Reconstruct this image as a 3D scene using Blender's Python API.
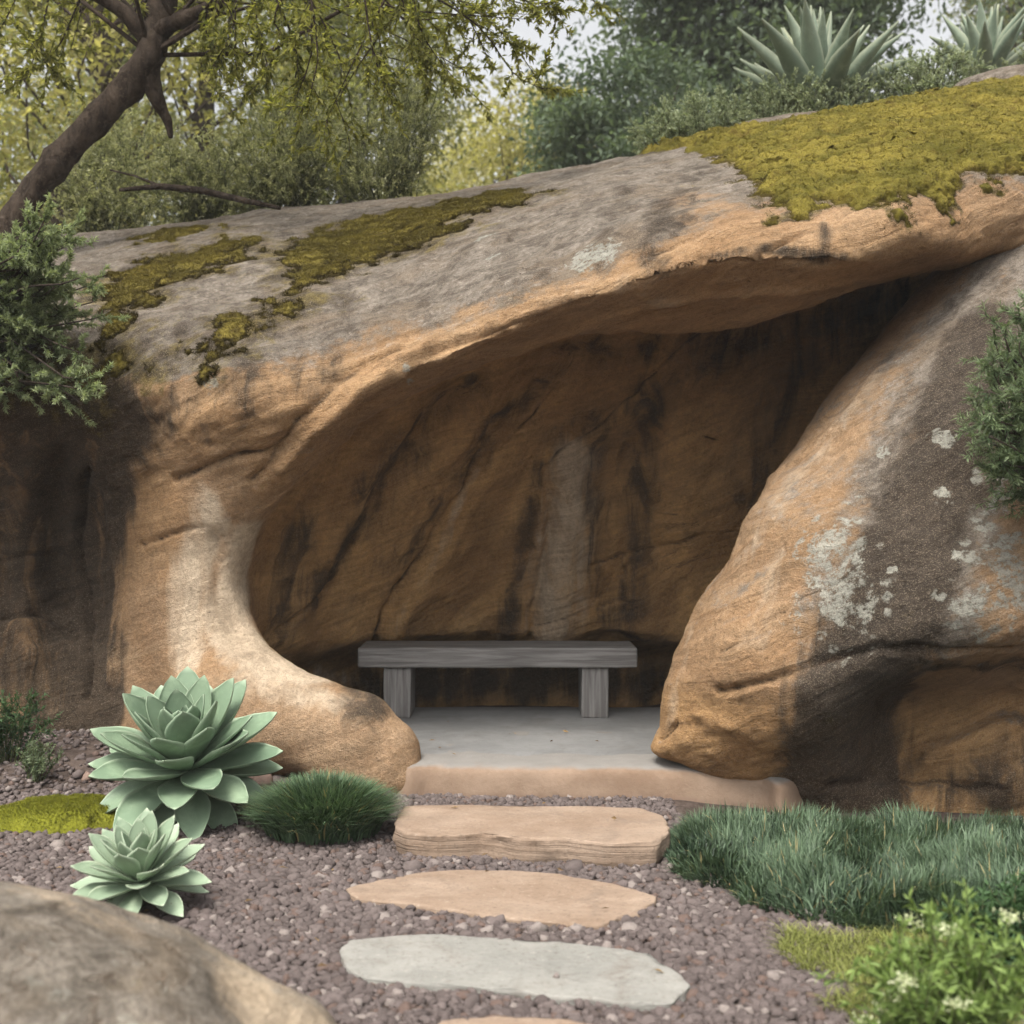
import bpy, math, random
import numpy as np
from mathutils import Vector

# ------------------------------------------------------------------ scene, camera, sky, sun, exposure
for o in list(bpy.data.objects):
    bpy.data.objects.remove(o)
scene = bpy.context.scene
scene.render.engine = 'CYCLES'
scene.cycles.use_denoising = True
scene.cycles.use_adaptive_sampling = True
scene.cycles.adaptive_threshold = 0.025
scene.cycles.max_bounces = 8
scene.cycles.diffuse_bounces = 4
scene.cycles.transmission_bounces = 4
scene.cycles.volume_bounces = 0
scene.cycles.transparent_max_bounces = 8
scene.cycles.sample_clamp_indirect = 6.0
COL = scene.collection
EYE = 1.36
FPX = 1200.0

cam_data = bpy.data.cameras.new('camera')
cam_data.sensor_width = 36.0
cam_data.lens = FPX / 1024.0 * 36.0
cam_data.clip_start = 0.05
cam_data.clip_end = 1000.0
cam_data.dof.use_dof = True
cam_data.dof.focus_distance = 5.6
cam_data.dof.aperture_fstop = 2.4
cam = bpy.data.objects.new('camera', cam_data)
cam.location = (0, 0, EYE)
cam.rotation_euler = (math.pi / 2, 0, 0)
COL.objects.link(cam)
scene.camera = cam

SUN_EL, SUN_AZ = math.radians(60), math.radians(205)      # high, from in front of the rock, veiled by thin cloud
world = bpy.data.worlds.new('World')
scene.world = world
world.use_nodes = True
wn = world.node_tree
wn.nodes.clear()
w_out = wn.nodes.new('ShaderNodeOutputWorld')
w_bg = wn.nodes.new('ShaderNodeBackground')
w_hs = wn.nodes.new('ShaderNodeHueSaturation')
w_sky = wn.nodes.new('ShaderNodeTexSky')
w_sky.sky_type = 'NISHITA'
w_sky.sun_disc = False
w_sky.sun_elevation = SUN_EL
w_sky.sun_rotation = SUN_AZ
w_sky.air_density = 1.0
w_sky.dust_density = 6.0
w_sky.ozone_density = 0.5
w_hs.inputs['Saturation'].default_value = 0.12
w_bg.inputs['Strength'].default_value = 0.15
wn.links.new(w_sky.outputs[0], w_hs.inputs['Color'])
wn.links.new(w_hs.outputs[0], w_bg.inputs['Color'])
wn.links.new(w_bg.outputs[0], w_out.inputs['Surface'])

sun_data = bpy.data.lights.new('sun', 'SUN')
sun_data.energy = 2.0
sun_data.angle = math.radians(20.0)
sun_data.color = (1.0, 0.93, 0.82)
sun = bpy.data.objects.new('sun', sun_data)
sdir = Vector((math.sin(SUN_AZ) * math.cos(SUN_EL), math.cos(SUN_AZ) * math.cos(SUN_EL), math.sin(SUN_EL)))
sun.rotation_euler = (-sdir).to_track_quat('-Z', 'Y').to_euler()
sun.location = sdir * 60
COL.objects.link(sun)

scene.view_settings.view_transform = 'Standard'
scene.view_settings.look = 'None'
scene.view_settings.exposure = 0.95
scene.view_settings.gamma = 1.0
scene.view_settings.use_curve_mapping = False

# ------------------------------------------------------------------ numeric helpers
RNG = np.random.default_rng(11)
random.seed(5)
_perm = np.random.default_rng(3).permutation(256)
_perm = np.concatenate([_perm, _perm, _perm]).astype(np.int32)
_grad = np.random.default_rng(4).normal(size=(256, 3))
_grad = (_grad / np.linalg.norm(_grad, axis=1)[:, None]).astype(np.float32)


def perlin(p, seed=0):
    p = np.asarray(p, np.float32) + np.float32(seed * 17.31)
    i0 = np.floor(p).astype(np.int32)
    f = p - i0
    i0 &= 255
    u = f * f * f * (f * (f * 6 - 15) + 10)
    out = np.zeros(len(p), np.float32)
    for dx in (0, 1):
        wx = u[:, 0] if dx else 1 - u[:, 0]
        for dy in (0, 1):
            wy = u[:, 1] if dy else 1 - u[:, 1]
            for dz in (0, 1):
                wz = u[:, 2] if dz else 1 - u[:, 2]
                h = _perm[_perm[_perm[(i0[:, 0] + dx) & 255] + ((i0[:, 1] + dy) & 255)] + ((i0[:, 2] + dz) & 255)]
                g = _grad[h]
                d = g[:, 0] * (f[:, 0] - dx) + g[:, 1] * (f[:, 1] - dy) + g[:, 2] * (f[:, 2] - dz)
                out += wx * wy * wz * d
    return out * 1.5


def fbm(p, octaves=4, gain=0.5, seed=0):
    out = 0
    a = 1.0
    p = np.asarray(p, np.float32)
    for k in range(octaves):
        out = out + a * perlin(p * (2.03 ** k), seed + k)
        a *= gain
    return out


def sstep(a, b, x):
    t = np.clip((x - a) / (b - a), 0, 1)
    return t * t * (3 - 2 * t)


def smax(a, b, k):
    h = np.maximum(k - np.abs(a - b), 0) / k
    return np.maximum(a, b) + h * h * k * 0.25


def smin(a, b, k):
    return -smax(-a, -b, k)


def at(px, py, Y):
    """A place along the line of sight of one spot of the photograph, Y metres deep."""
    return np.array([(px - 512) / FPX * Y, Y, EYE - (py - 512) / FPX * Y])


def ground_at(px, py, z=0.0):
    return at(px, py, (EYE - z) * FPX / (py - 512))


def poly_sdf(x, z, poly):
    poly = np.asarray(poly, float)
    shp = np.shape(x)
    x = np.ravel(x)
    z = np.ravel(z)
    d = np.full(len(x), 1e9)
    s = np.ones(len(x))
    n = len(poly)
    for i in range(n):
        a = poly[i]
        b = poly[i - 1]
        e = b - a
        wx, wz = x - a[0], z - a[1]
        t = np.clip((wx * e[0] + wz * e[1]) / (e @ e + 1e-12), 0, 1)
        d = np.minimum(d, (wx - e[0] * t) ** 2 + (wz - e[1] * t) ** 2)
        c1 = z >= a[1]
        c2 = z < b[1]
        c3 = e[0] * wz > e[1] * wx
        flip = (c1 & c2 & c3) | (~c1 & ~c2 & ~c3)
        s = np.where(flip, -s, s)
    return (s * np.sqrt(d)).reshape(shp)


def smooth_poly(pts, n=4, closed=True):
    """Catmull-Rom through the points."""
    P = np.asarray(pts, float)
    m = len(P)
    out = []
    for i in range(m if closed else m - 1):
        if closed:
            a, b, c, d = P[i - 1], P[i], P[(i + 1) % m], P[(i + 2) % m]
        else:
            a, b, c, d = P[max(i - 1, 0)], P[i], P[i + 1], P[min(i + 2, m - 1)]
        for k in range(n):
            t = k / n
            out.append(0.5 * (2 * b + (c - a) * t + (2 * a - 5 * b + 4 * c - d) * t * t + (3 * b - a - 3 * c + d) * t ** 3))
    if not closed:
        out.append(P[-1])
    return np.array(out)


class Field2:
    """A function of two coordinates, sampled once on a grid."""
    def __init__(self, fn, x0, x1, z0, z1, h):
        self.x0, self.z0, self.h = x0, z0, h
        xs = np.arange(x0, x1 + h, h)
        zs = np.arange(z0, z1 + h, h)
        X, Z = np.meshgrid(xs, zs, indexing='ij')
        self.v = np.asarray(fn(X, Z), np.float32)
        self.n = self.v.shape
        gx, gz = np.gradient(self.v, h)
        self.slope = np.sqrt(1 + gx * gx + gz * gz).astype(np.float32)

    def _s(self, arr, x, z):
        a = np.clip((x - self.x0) / self.h, 0, self.n[0] - 1.001)
        b = np.clip((z - self.z0) / self.h, 0, self.n[1] - 1.001)
        i = a.astype(np.int32)
        j = b.astype(np.int32)
        fa, fb = a - i, b - j
        return (arr[i, j] * (1 - fa) * (1 - fb) + arr[i + 1, j] * fa * (1 - fb)
                + arr[i, j + 1] * (1 - fa) * fb + arr[i + 1, j + 1] * fa * fb)

    def __call__(self, x, z):
        return self._s(self.v, x, z)

    def both(self, x, z):
        return self._s(self.v, x, z), self._s(self.slope, x, z)


def rbf(points, lam=0.002):
    """Thin-plate surface y(x, z) through places given as (px, py, depth)."""
    P = np.array([at(*p) for p in points])
    A, y = P[:, (0, 2)], P[:, 1]
    n = len(A)

    def ker(r2):
        return 0.5 * r2 * np.log(r2 + 1e-9)
    r2 = ((A[:, None] - A[None]) ** 2).sum(-1)
    M = np.zeros((n + 3, n + 3))
    M[:n, :n] = ker(r2) + lam * np.eye(n)
    M[:n, n] = 1
    M[:n, n + 1:] = A
    M[n, :n] = 1
    M[n + 1:, :n] = A.T
    w = np.linalg.solve(M, np.concatenate([y, [0, 0, 0]]))

    def fn(X, Z):
        out = w[n] + w[n + 1] * X + w[n + 2] * Z
        for i in range(n):
            out = out + w[i] * ker((X - A[i, 0]) ** 2 + (Z - A[i, 1]) ** 2)
        return out
    return fn


def surface_nets(fn, lo, hi, h):
    lo = np.array(lo, float)
    n = np.ceil((np.array(hi) - lo) / h).astype(int) + 1
    xs = [lo[i] + h * np.arange(n[i]) for i in range(3)]
    f = np.empty(tuple(n), np.float32)
    Y, Z = np.meshgrid(xs[1], xs[2], indexing='ij')
    for i, x in enumerate(xs[0]):
        P = np.stack([np.full(Y.size, x), Y.ravel(), Z.ravel()], 1)
        f[i] = fn(P).reshape(Y.shape)
    # closed at the box
    f[0], f[-1] = np.maximum(f[0], h * .5), np.maximum(f[-1], h * .5)
    f[:, 0], f[:, -1] = np.maximum(f[:, 0], h * .5), np.maximum(f[:, -1], h * .5)
    f[:, :, 0], f[:, :, -1] = np.maximum(f[:, :, 0], h * .5), np.maximum(f[:, :, -1], h * .5)
    s = f < 0
    cnt = np.zeros(tuple(n - 1), np.int8)
    sl = lambda d, m: slice(d, m - 1 + d)
    for dx in (0, 1):
        for dy in (0, 1):
            for dz in (0, 1):
                cnt += s[sl(dx, n[0]), sl(dy, n[1]), sl(dz, n[2])]
    act = (cnt > 0) & (cnt < 8)
    c = np.argwhere(act)
    idx = np.full(act.shape, -1, np.int64)
    idx[act] = np.arange(len(c))
    acc = np.zeros((len(c), 3))
    num = np.zeros(len(c))
    corners = [(a, b, d) for a in (0, 1) for b in (0, 1) for d in (0, 1)]
    for a in corners:
        for ax in range(3):
            if a[ax]:
                continue
            b = list(a)
            b[ax] = 1
            fa = f[c[:, 0] + a[0], c[:, 1] + a[1], c[:, 2] + a[2]]
            fb = f[c[:, 0] + b[0], c[:, 1] + b[1], c[:, 2] + b[2]]
            m = (fa < 0) != (fb < 0)
            t = np.where(m, fa / np.where(m, fa - fb, 1), 0)
            p = np.tile(np.array(a, float), (len(c), 1))
            p[:, ax] += t
            acc += p * m[:, None]
            num += m
    V = (c + acc / num[:, None]) * h + lo
    Q = []
    for ax in range(3):
        o1, o2 = [(1, 2), (2, 0), (0, 1)][ax]
        a = [slice(1, m - 1) for m in n]
        b = list(a)
        a[ax] = slice(0, n[ax] - 1)
        b[ax] = slice(1, n[ax])
        sa, sb = s[tuple(a)], s[tuple(b)]
        e = np.argwhere(sa != sb)
        ins = sa[sa != sb]
        g = e.copy()
        g[:, o1] += 1
        g[:, o2] += 1

        def cell(d1, d2):
            k = g.copy()
            k[:, o1] += d1
            k[:, o2] += d2
            return idx[k[:, 0], k[:, 1], k[:, 2]]
        q = np.stack([cell(-1, -1), cell(0, -1), cell(0, 0), cell(-1, 0)], 1)
        q[~ins] = q[~ins][:, ::-1]
        Q.append(q)
    Q = np.concatenate(Q)
    return V, Q[(Q >= 0).all(1)]


def subdivide(V, Q):
    E = np.stack([Q, np.roll(Q, -1, 1)], -1).reshape(-1, 2)
    E = np.sort(E, 1)
    key = E[:, 0].astype(np.int64) * len(V) + E[:, 1]
    uk, inv = np.unique(key, return_inverse=True)
    mid = 0.5 * (V[uk // len(V)] + V[uk % len(V)])
    cen = V[Q].mean(1)
    em = inv.reshape(-1, 4) + len(V)
    ci = np.arange(len(Q)) + len(V) + len(mid)
    out = np.concatenate([np.stack([Q[:, i], em[:, i], ci, em[:, i - 1]], 1) for i in range(4)])
    return np.concatenate([V, mid, cen]), out


def sdf_grad(fn, P, e=0.012):
    w = fn(P, only_wobble=True)
    g = np.stack([fn(P + np.eye(3)[i] * e, w) - fn(P - np.eye(3)[i] * e, w) for i in range(3)], 1) / (2 * e)
    return g


def project(fn, P, it=3):
    for _ in range(it):
        g = sdf_grad(fn, P)
        g2 = np.maximum((g * g).sum(1), 0.05)
        step = np.clip(fn(P) / g2, -0.06, 0.06)
        P = P - g * step[:, None]
    return P


def normals(V, Q):
    N = np.cross(V[Q[:, 2]] - V[Q[:, 0]], V[Q[:, 3]] - V[Q[:, 1]])
    out = np.zeros_like(V)
    for i in range(4):
        for k in range(3):
            out[:, k] += np.bincount(Q[:, i], N[:, k], len(V))
    return out / np.maximum(np.linalg.norm(out, axis=1), 1e-12)[:, None]


def hits(fn, pix, y0=3.0, y1=9.5):
    """Where the lines of sight of the given spots meet a solid."""
    pix = np.asarray(pix, float)
    D = np.stack([(pix[:, 0] - 512) / FPX, np.ones(len(pix)), -(pix[:, 1] - 512) / FPX], 1)
    Y = np.full(len(pix), y0)
    for _ in range(90):
        P = D * Y[:, None] + (0, 0, EYE)
        Y = np.minimum(Y + np.maximum(fn(P) * 0.75, 0.0), y1)
    return D * Y[:, None] + (0, 0, EYE)


def line_dist(P, L):
    """Distance from points to a polyline."""
    d = np.full(len(P), 1e9)
    lo, hi = L.min(0) - .6, L.max(0) + .6
    near = ((P > lo) & (P < hi)).all(1)
    X = P[near]
    dn = np.full(len(X), 1e9)
    for a, b in zip(L[:-1], L[1:]):
        e = b - a
        t = np.clip(((X - a) @ e) / (e @ e + 1e-12), 0, 1)
        dn = np.minimum(dn, ((X - a - t[:, None] * e) ** 2).sum(1))
    d[near] = np.sqrt(dn)
    return d


# ------------------------------------------------------------------ object helpers
def fast_mesh(name, V, faces_list):
    """faces_list: arrays (n, k) of vertex numbers, each of one k."""
    me = bpy.data.meshes.new(name)
    V = np.asarray(V, np.float32)
    me.vertices.add(len(V))
    me.vertices.foreach_set('co', V.ravel())
    loops = np.concatenate([np.asarray(f).ravel() for f in faces_list]).astype(np.int32)
    tot = np.concatenate([np.full(len(f), f.shape[1]) for f in faces_list]).astype(np.int32)
    start = np.concatenate([[0], np.cumsum(tot)[:-1]]).astype(np.int32)
    me.loops.add(len(loops))
    me.loops.foreach_set('vertex_index', loops)
    me.polygons.add(len(tot))
    me.polygons.foreach_set('loop_start', start)
    me.update(calc_edges=True)
    me.validate()
    return me


def smooth(me, on=True):
    me.polygons.foreach_set('use_smooth', np.full(len(me.polygons), on))
    me.update()


def set_attr(me, name, arr):
    arr = np.asarray(arr, np.float32)
    if arr.ndim == 1:
        a = me.attributes.new(name, 'FLOAT', 'POINT')
        a.data.foreach_set('value', arr)
    else:
        a = me.attributes.new(name, 'FLOAT_COLOR', 'POINT')
        a.data.foreach_set('color', arr.ravel())


def link(name, me, mat, parent=None, loc=None):
    o = bpy.data.objects.new(name, me)
    COL.objects.link(o)
    if mat is not None and not me.materials:
        me.materials.append(mat)
    if parent is not None:
        o.parent = parent
    if loc is not None:
        o.location = loc
    return o


def tag(o, label=None, cat=None, group=None, kind=None):
    if label:
        o['label'] = label
    if cat:
        o['category'] = cat
    if group:
        o['group'] = group
    if kind:
        o['kind'] = kind
    return o


def empty(name, loc, rz=0.0):
    o = bpy.data.objects.new(name, None)
    o.location = loc
    o.rotation_euler = (0, 0, rz)
    o.empty_display_size = 0.2
    COL.objects.link(o)
    return o


# ------------------------------------------------------------------ node helper
class NT:
    def __init__(self, name):
        self.m = bpy.data.materials.new(name)
        self.m.use_nodes = True
        self.t = self.m.node_tree
        self.t.nodes.clear()
        self.out = self.t.nodes.new('ShaderNodeOutputMaterial')

    def n(self, kind, ins=None, **props):
        nd = self.t.nodes.new('ShaderNode' + kind)
        for k, v in props.items():
            setattr(nd, k, v)
        for k, v in (ins or {}).items():
            self.put(nd.inputs[k], v)
        return nd

    def put(self, sock, v):
        if isinstance(v, bpy.types.NodeSocket):
            self.t.links.new(v, sock)
        elif isinstance(v, (tuple, list)) and len(v) == 3 and sock.type == 'RGBA':
            sock.default_value = (*v, 1)
        else:
            sock.default_value = v

    def math(self, op, a, b=0.0, c=0.0, clamp=False):
        nd = self.n('Math', {0: a, 1: b, 2: c}, operation=op)
        nd.use_clamp = clamp
        return nd.outputs[0]

    def coord(self):
        return self.n('TexCoord').outputs['Object']

    def mapping(self, v, scale=(1, 1, 1), rot=(0, 0, 0), loc=(0, 0, 0)):
        return self.n('Mapping', {'Vector': v, 'Scale': scale, 'Rotation': rot, 'Location': loc}).outputs[0]

    def noise(self, v, scale, detail=6, rough=0.55, dist=0.0):
        return self.n('TexNoise', {'Vector': v, 'Scale': scale, 'Detail': detail, 'Roughness': rough, 'Distortion': dist}).outputs[0]

    def step(self, x, a, b):
        nd = self.n('MapRange', {'Value': x, 'From Min': a, 'From Max': b, 'To Min': 0.0, 'To Max': 1.0}, interpolation_type='SMOOTHSTEP')
        return nd.outputs[0]

    def mix(self, f, a, b, mode='MIX'):
        nd = self.t.nodes.new('ShaderNodeMix')
        nd.data_type = 'RGBA'
        nd.blend_type = mode
        self.put(nd.inputs[0], f)
        self.put(nd.inputs[6], a)
        self.put(nd.inputs[7], b)
        return nd.outputs[2]

    def attr(self, name):
        return self.n('Attribute', attribute_name=name)

    def bump(self, h, strength=0.5, dist=0.01, normal=None):
        ins = {'Height': h, 'Strength': strength, 'Distance': dist}
        if normal is not None:
            ins['Normal'] = normal
        return self.n('Bump', ins).outputs[0]

    def bsdf(self, color, rough=0.85, normal=None, spec=0.25):
        ins = {'Base Color': color, 'Roughness': rough, 'Specular IOR Level': spec}
        if normal is not None:
            ins['Normal'] = normal
        b = self.n('BsdfPrincipled', ins)
        self.t.links.new(b.outputs[0], self.out.inputs['Surface'])
        return b


def rock_material(name, warm=1.0, tilt=-0.33):
    g = NT(name)
    co = g.coord()
    wa, wb = g.attr('wa'), g.attr('wb')
    sa = g.n('SeparateColor', {0: wa.outputs['Color']}).outputs
    sb = g.n('SeparateColor', {0: wb.outputs['Color']}).outputs
    lich = wa.outputs['Alpha']
    big = g.noise(co, 1.1, 6, 0.6, 0.3)
    mid = g.noise(co, 5.0, 9, 0.68)
    fine = g.noise(co, 38.0, 6, 0.7)
    grain = g.noise(co, 190.0, 2, 0.6)
    wav = g.n('VectorMath', {0: co, 1: g.n('VectorMath', {0: g.n('TexNoise', {'Vector': co, 'Scale': 1.3, 'Detail': 3.0}).outputs[1], 'Scale': 0.35}, operation='SCALE').outputs[0]}, operation='ADD').outputs[0]
    turned = g.mapping(wav, (1, 1, 1), (0, -tilt, 0))
    turned_in = g.mapping(wav, (1, 1, 1), (0, 0.95, 0))
    strata_o = g.noise(g.mapping(turned, (0.8, 0.9, 8.0)), 1.0, 8, 0.64, 0.5)
    strata_i = g.noise(g.mapping(turned_in, (0.8, 1.2, 4.0)), 1.0, 8, 0.6, 0.7)
    strata = g.math('ADD', g.math('MULTIPLY', strata_o, g.math('SUBTRACT', 1.0, sb[0])), g.math('MULTIPLY', strata_i, sb[0]))
    lines = g.noise(g.mapping(turned, (1.6, 1.6, 30.0)), 1.0, 4, 0.6, 0.6)
    lines = g.math('SUBTRACT', lines, g.math('MULTIPLY', sb[0], 0.10))
    # sandstone itself
    c = g.mix(g.step(big, 0.35, 0.68), (0.325, 0.205, 0.118), (0.385, 0.272, 0.182))
    c = g.mix(g.math('MULTIPLY', g.step(strata, 0.45, 0.72), 0.55), c, (0.44, 0.32, 0.215))
    c = g.mix(g.math('MULTIPLY', g.step(strata, 0.52, 0.28), 0.45), c, (0.24, 0.14, 0.068))
    c = g.mix(g.math('MULTIPLY', g.step(lines, 0.56, 0.68), 0.35), c, (0.17, 0.09, 0.045))
    c = g.mix(g.math('MULTIPLY', g.step(mid, 0.42, 0.7), 0.4), c, (0.24, 0.135, 0.068))
    # iron-rich ochre of the hollow
    och = g.math('MULTIPLY', sb[0], g.math('ADD', 0.45, g.math('MULTIPLY', big, 0.7)), clamp=True)
    oc = g.mix(g.step(strata, 0.35, 0.65), (0.33, 0.182, 0.068), (0.58, 0.35, 0.145))
    c = g.mix(och, c, oc)
    # pale washed streaks, and sunlit patches painted in
    vs = g.mapping(co, (9, 9, 1.6))
    vn = g.noise(vs, 1.0, 6, 0.62, 0.6)
    pale = g.step(g.math('ADD', sa[2], g.math('MULTIPLY_ADD', vn, 1.0, -0.5)), 0.32, 0.85)
    c = g.mix(g.math('MULTIPLY', pale, 0.85), c, g.mix(mid, (0.47, 0.37, 0.275), (0.70, 0.61, 0.50)))
    # grey weathering crust
    gn = g.math('MULTIPLY_ADD', mid, 1.5, -0.75)
    gn = g.math('ADD', gn, g.math('MULTIPLY_ADD', fine, 0.7, -0.35))
    gn = g.math('ADD', gn, g.math('MULTIPLY_ADD', strata, 0.6, -0.3))
    grey = g.step(g.math('ADD', sa[0], gn), 0.3, 0.75)
    crust = g.noise(co, 9.0, 10, 0.75, 0.4)
    gc = g.mix(g.step(crust, 0.36, 0.62), (0.088, 0.08, 0.074), (0.225, 0.208, 0.192))
    gc = g.mix(g.math('MULTIPLY', g.step(fine, 0.56, 0.7), 0.5), gc, (0.36, 0.335, 0.305))
    gc = g.mix(g.math('MULTIPLY', g.step(fine, 0.44, 0.33), 0.6), gc, (0.075, 0.065, 0.058))
    gc = g.mix(g.math('MULTIPLY', g.step(g.noise(g.mapping(turned, (1, 1, 2.5)), 2.3, 8, 0.68, 0.4), 0.46, 0.66), 0.75), gc, (0.15, 0.12, 0.092))
    c = g.mix(g.math('MULTIPLY', grey, 0.92), c, gc)
    # dark water stains, and shade painted into the same channel
    st_map = g.mapping(co, (7, 7, 0.9))
    sn = g.noise(st_map, 1.0, 7, 0.66, 0.8)
    stain_shade = g.step(g.math('ADD', g.math('MULTIPLY', sa[1], 1.08), g.math('ADD', g.math('MULTIPLY_ADD', sn, 1.5, -0.75), g.math('MULTIPLY_ADD', fine, 0.4, -0.2))), 0.28, 0.78)
    c = g.mix(g.math('MULTIPLY', stain_shade, 0.93), c, g.mix(fine, (0.022, 0.017, 0.013), (0.066, 0.051, 0.040)))
    # lichen blotches
    vo = g.n('TexVoronoi', {'Vector': g.n('VectorMath', {0: co, 1: g.n('VectorMath', {0: g.n('TexNoise', {'Vector': co, 'Scale': 30.0, 'Detail': 4.0}).outputs[1], 'Scale': 0.05}, operation='SCALE').outputs[0]}, operation='ADD').outputs[0], 'Scale': 15.0, 'Randomness': 1.0})
    spots = g.step(vo.outputs['Distance'], 0.46, 0.26)
    keep = g.step(g.n('SeparateColor', {0: vo.outputs['Color']}).outputs[0], 0.30, 0.36)
    ln = g.math('ADD', lich, g.math('MULTIPLY_ADD', fine, 0.9, -0.45))
    lace = g.step(g.math('ADD', g.math('MULTIPLY', lich, 0.33), g.noise(co, 10.0, 10, 0.72, 0.3)), 0.80, 0.86)
    lf = g.math('MULTIPLY', g.math('MAXIMUM', g.math('MAXIMUM', g.math('MULTIPLY', g.math('MULTIPLY', spots, keep), g.step(ln, 0.45, 0.7)), lace), g.step(lich, 1.2, 1.5)), g.step(fine, 0.36, 0.50))
    c = g.mix(g.math('MULTIPLY', lf, 0.85), c, g.mix(mid, (0.235, 0.245, 0.225), (0.40, 0.41, 0.38)))
    # soil caught under the moss and in the cracks
    ms = g.step(g.math('ADD', sb[1], g.math('MULTIPLY', gn, 1.25)), 0.25, 0.7)
    c = g.mix(g.math('MULTIPLY', ms, 0.88), c, g.mix(g.step(crust, 0.42, 0.6), (0.035, 0.027, 0.014), (0.125, 0.098, 0.026)))
    c = g.mix(g.math('MULTIPLY', g.step(sb[2], 0.15, 0.8), 0.85), c, (0.04, 0.024, 0.014))
    # fine fractures that wander along the bedding
    fr = g.noise(g.mapping(turned, (0.9, 1.0, 2.6)), 1.0, 5, 0.62, 0.9)
    fr_in = g.noise(g.mapping(turned_in, (0.7, 1.0, 1.8)), 1.1, 5, 0.62, 0.9)
    frac = g.math('MULTIPLY', g.step(g.math('ABSOLUTE', g.math('SUBTRACT', fr, 0.5)), 0.006, 0.0015), g.step(big, 0.58, 0.66))
    frac = g.math('MULTIPLY', g.math('MULTIPLY', frac, g.step(fine, 0.36, 0.5)), wb.outputs['Alpha'])
    c = g.mix(g.math('MULTIPLY', frac, 0.6), c, (0.05, 0.03, 0.018))
    pits = g.step(g.noise(g.mapping(turned, (1, 1, 2.2)), 11.0, 4, 0.6, 0.3), 0.60, 0.74)
    # grains of sand
    c = g.mix(g.math('MULTIPLY', g.step(grain, 0.5, 0.72), 0.28), c, (0.55, 0.47, 0.38))
    c = g.mix(g.math('MULTIPLY', g.step(grain, 0.48, 0.3), 0.4), c, (0.07, 0.045, 0.03))
    # tone of single layers, pores and specks
    tone = g.math('ADD', g.math('MULTIPLY', g.step(fine, 0.30, 0.70), 0.32), g.math('MULTIPLY', g.step(mid, 0.3, 0.7), 0.26))
    thin = g.noise(g.mapping(turned, (2.2, 2.2, 46.0)), 1.0, 4, 0.65, 0.5)
    tone = g.math('ADD', tone, g.math('MULTIPLY', g.step(thin, 0.38, 0.62), g.math('MULTIPLY', 0.22, wb.outputs['Alpha'])))
    tone = g.math('ADD', tone, 0.55)
    c = g.mix(1.0, c, g.n('CombineColor', {0: tone, 1: tone, 2: tone}).outputs[0], 'MULTIPLY')
    pore = g.step(g.noise(co, 75.0, 3, 0.6), 0.66, 0.72)
    c = g.mix(g.math('MULTIPLY', pore, 0.4), c, (0.06, 0.042, 0.03))
    c = g.mix(1.0, c, (0.99, 0.955, 0.885), 'MULTIPLY')
    # relief
    h = g.math('MULTIPLY', strata, 2.0)
    h = g.math('SUBTRACT', h, g.math('ADD', g.math('MULTIPLY', frac, 0.6), g.math('MULTIPLY', pits, 0.5)))
    h = g.math('ADD', h, g.math('ADD', g.math('MULTIPLY', lines, 0.7), g.math('MULTIPLY', thin, 0.55)))
    h = g.math('ADD', h, g.math('MULTIPLY', mid, 1.2))
    n1 = g.bump(h, g.math('MULTIPLY', wb.outputs['Alpha'], 0.8), 0.028)
    n2 = g.bump(g.math('SUBTRACT', g.math('ADD', fine, g.math('MULTIPLY', grain, 0.5)), g.math('MULTIPLY', pore, 0.4)), 1.0, 0.018, n1)
    g.bsdf(c, 0.9, n2, 0.2)
    return g.m

# ------------------------------------------------------------------ the solid of the overhanging rock
F_PTS = [
    (-200, 750, 6.5), (-200, 600, 6.6), (-200, 480, 6.4), (-200, 400, 6.1), (-200, 320, 6.4), (-200, 262, 7.6),
    (-20, 750, 6.45), (-20, 650, 6.5), (-20, 560, 6.6), (-20, 480, 6.4), (-20, 400, 6.05), (-20, 330, 6.3), (-20, 262, 7.4),
    (70, 740, 6.55), (70, 600, 6.85), (70, 500, 6.65), (75, 420, 6.2), (80, 330, 6.3), (90, 262, 7.3), (90, 232, 8.2),
    (135, 740, 6.35), (130, 600, 6.4), (140, 480, 6.25), (150, 400, 5.95), (150, 330, 6.15), (160, 268, 7.0), (170, 222, 8.2),
    (210, 745, 6.1), (205, 600, 6.1), (210, 500, 6.0), (230, 420, 5.78), (240, 360, 5.82), (250, 300, 6.35), (260, 250, 7.1), (260, 207, 8.2),
    (270, 740, 5.95), (260, 620, 6.1), (280, 500, 6.0), (300, 420, 5.78),
    (400, 400, 5.74), (400, 340, 5.8), (400, 285, 6.3), (400, 232, 7.2), (410, 194, 8.2),
    (520, 340, 5.6), (520, 285, 5.72), (520, 232, 6.4), (520, 196, 7.2), (530, 174, 8.2),
    (640, 285, 5.5), (640, 240, 5.68), (640, 198, 6.3), (640, 170, 7.2), (640, 151, 8.1),
    (760, 265, 5.45), (760, 230, 5.55), (760, 188, 6.1), (760, 150, 7.0), (760, 113, 8.1),
    (900, 264, 5.6), (900, 220, 5.5), (900, 170, 5.9), (900, 130, 6.8), (900, 98, 8.0),
    (1024, 240, 6.0), (1024, 200, 5.85), (1024, 150, 6.2), (1024, 110, 7.0), (1024, 77, 8.0),
    (1200, 200, 6.2), (1200, 150, 6.4), (1200, 100, 7.0), (1200, 52, 8.0),
    (1400, 200, 6.4), (1400, 100, 7.2), (1400, 40, 8.0),
    (500, 450, 5.7), (500, 600, 5.9), (700, 450, 5.6), (700, 700, 5.9), (900, 500, 6.2), (900, 700, 6.3),
    (1100, 400, 6.3), (1100, 700, 6.5), (1400, 450, 6.6), (1400, 700, 6.8),
]
F_MAIN = Field2(rbf(F_PTS), -6.5, 7.5, -0.6, 5.6, 0.025)

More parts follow.
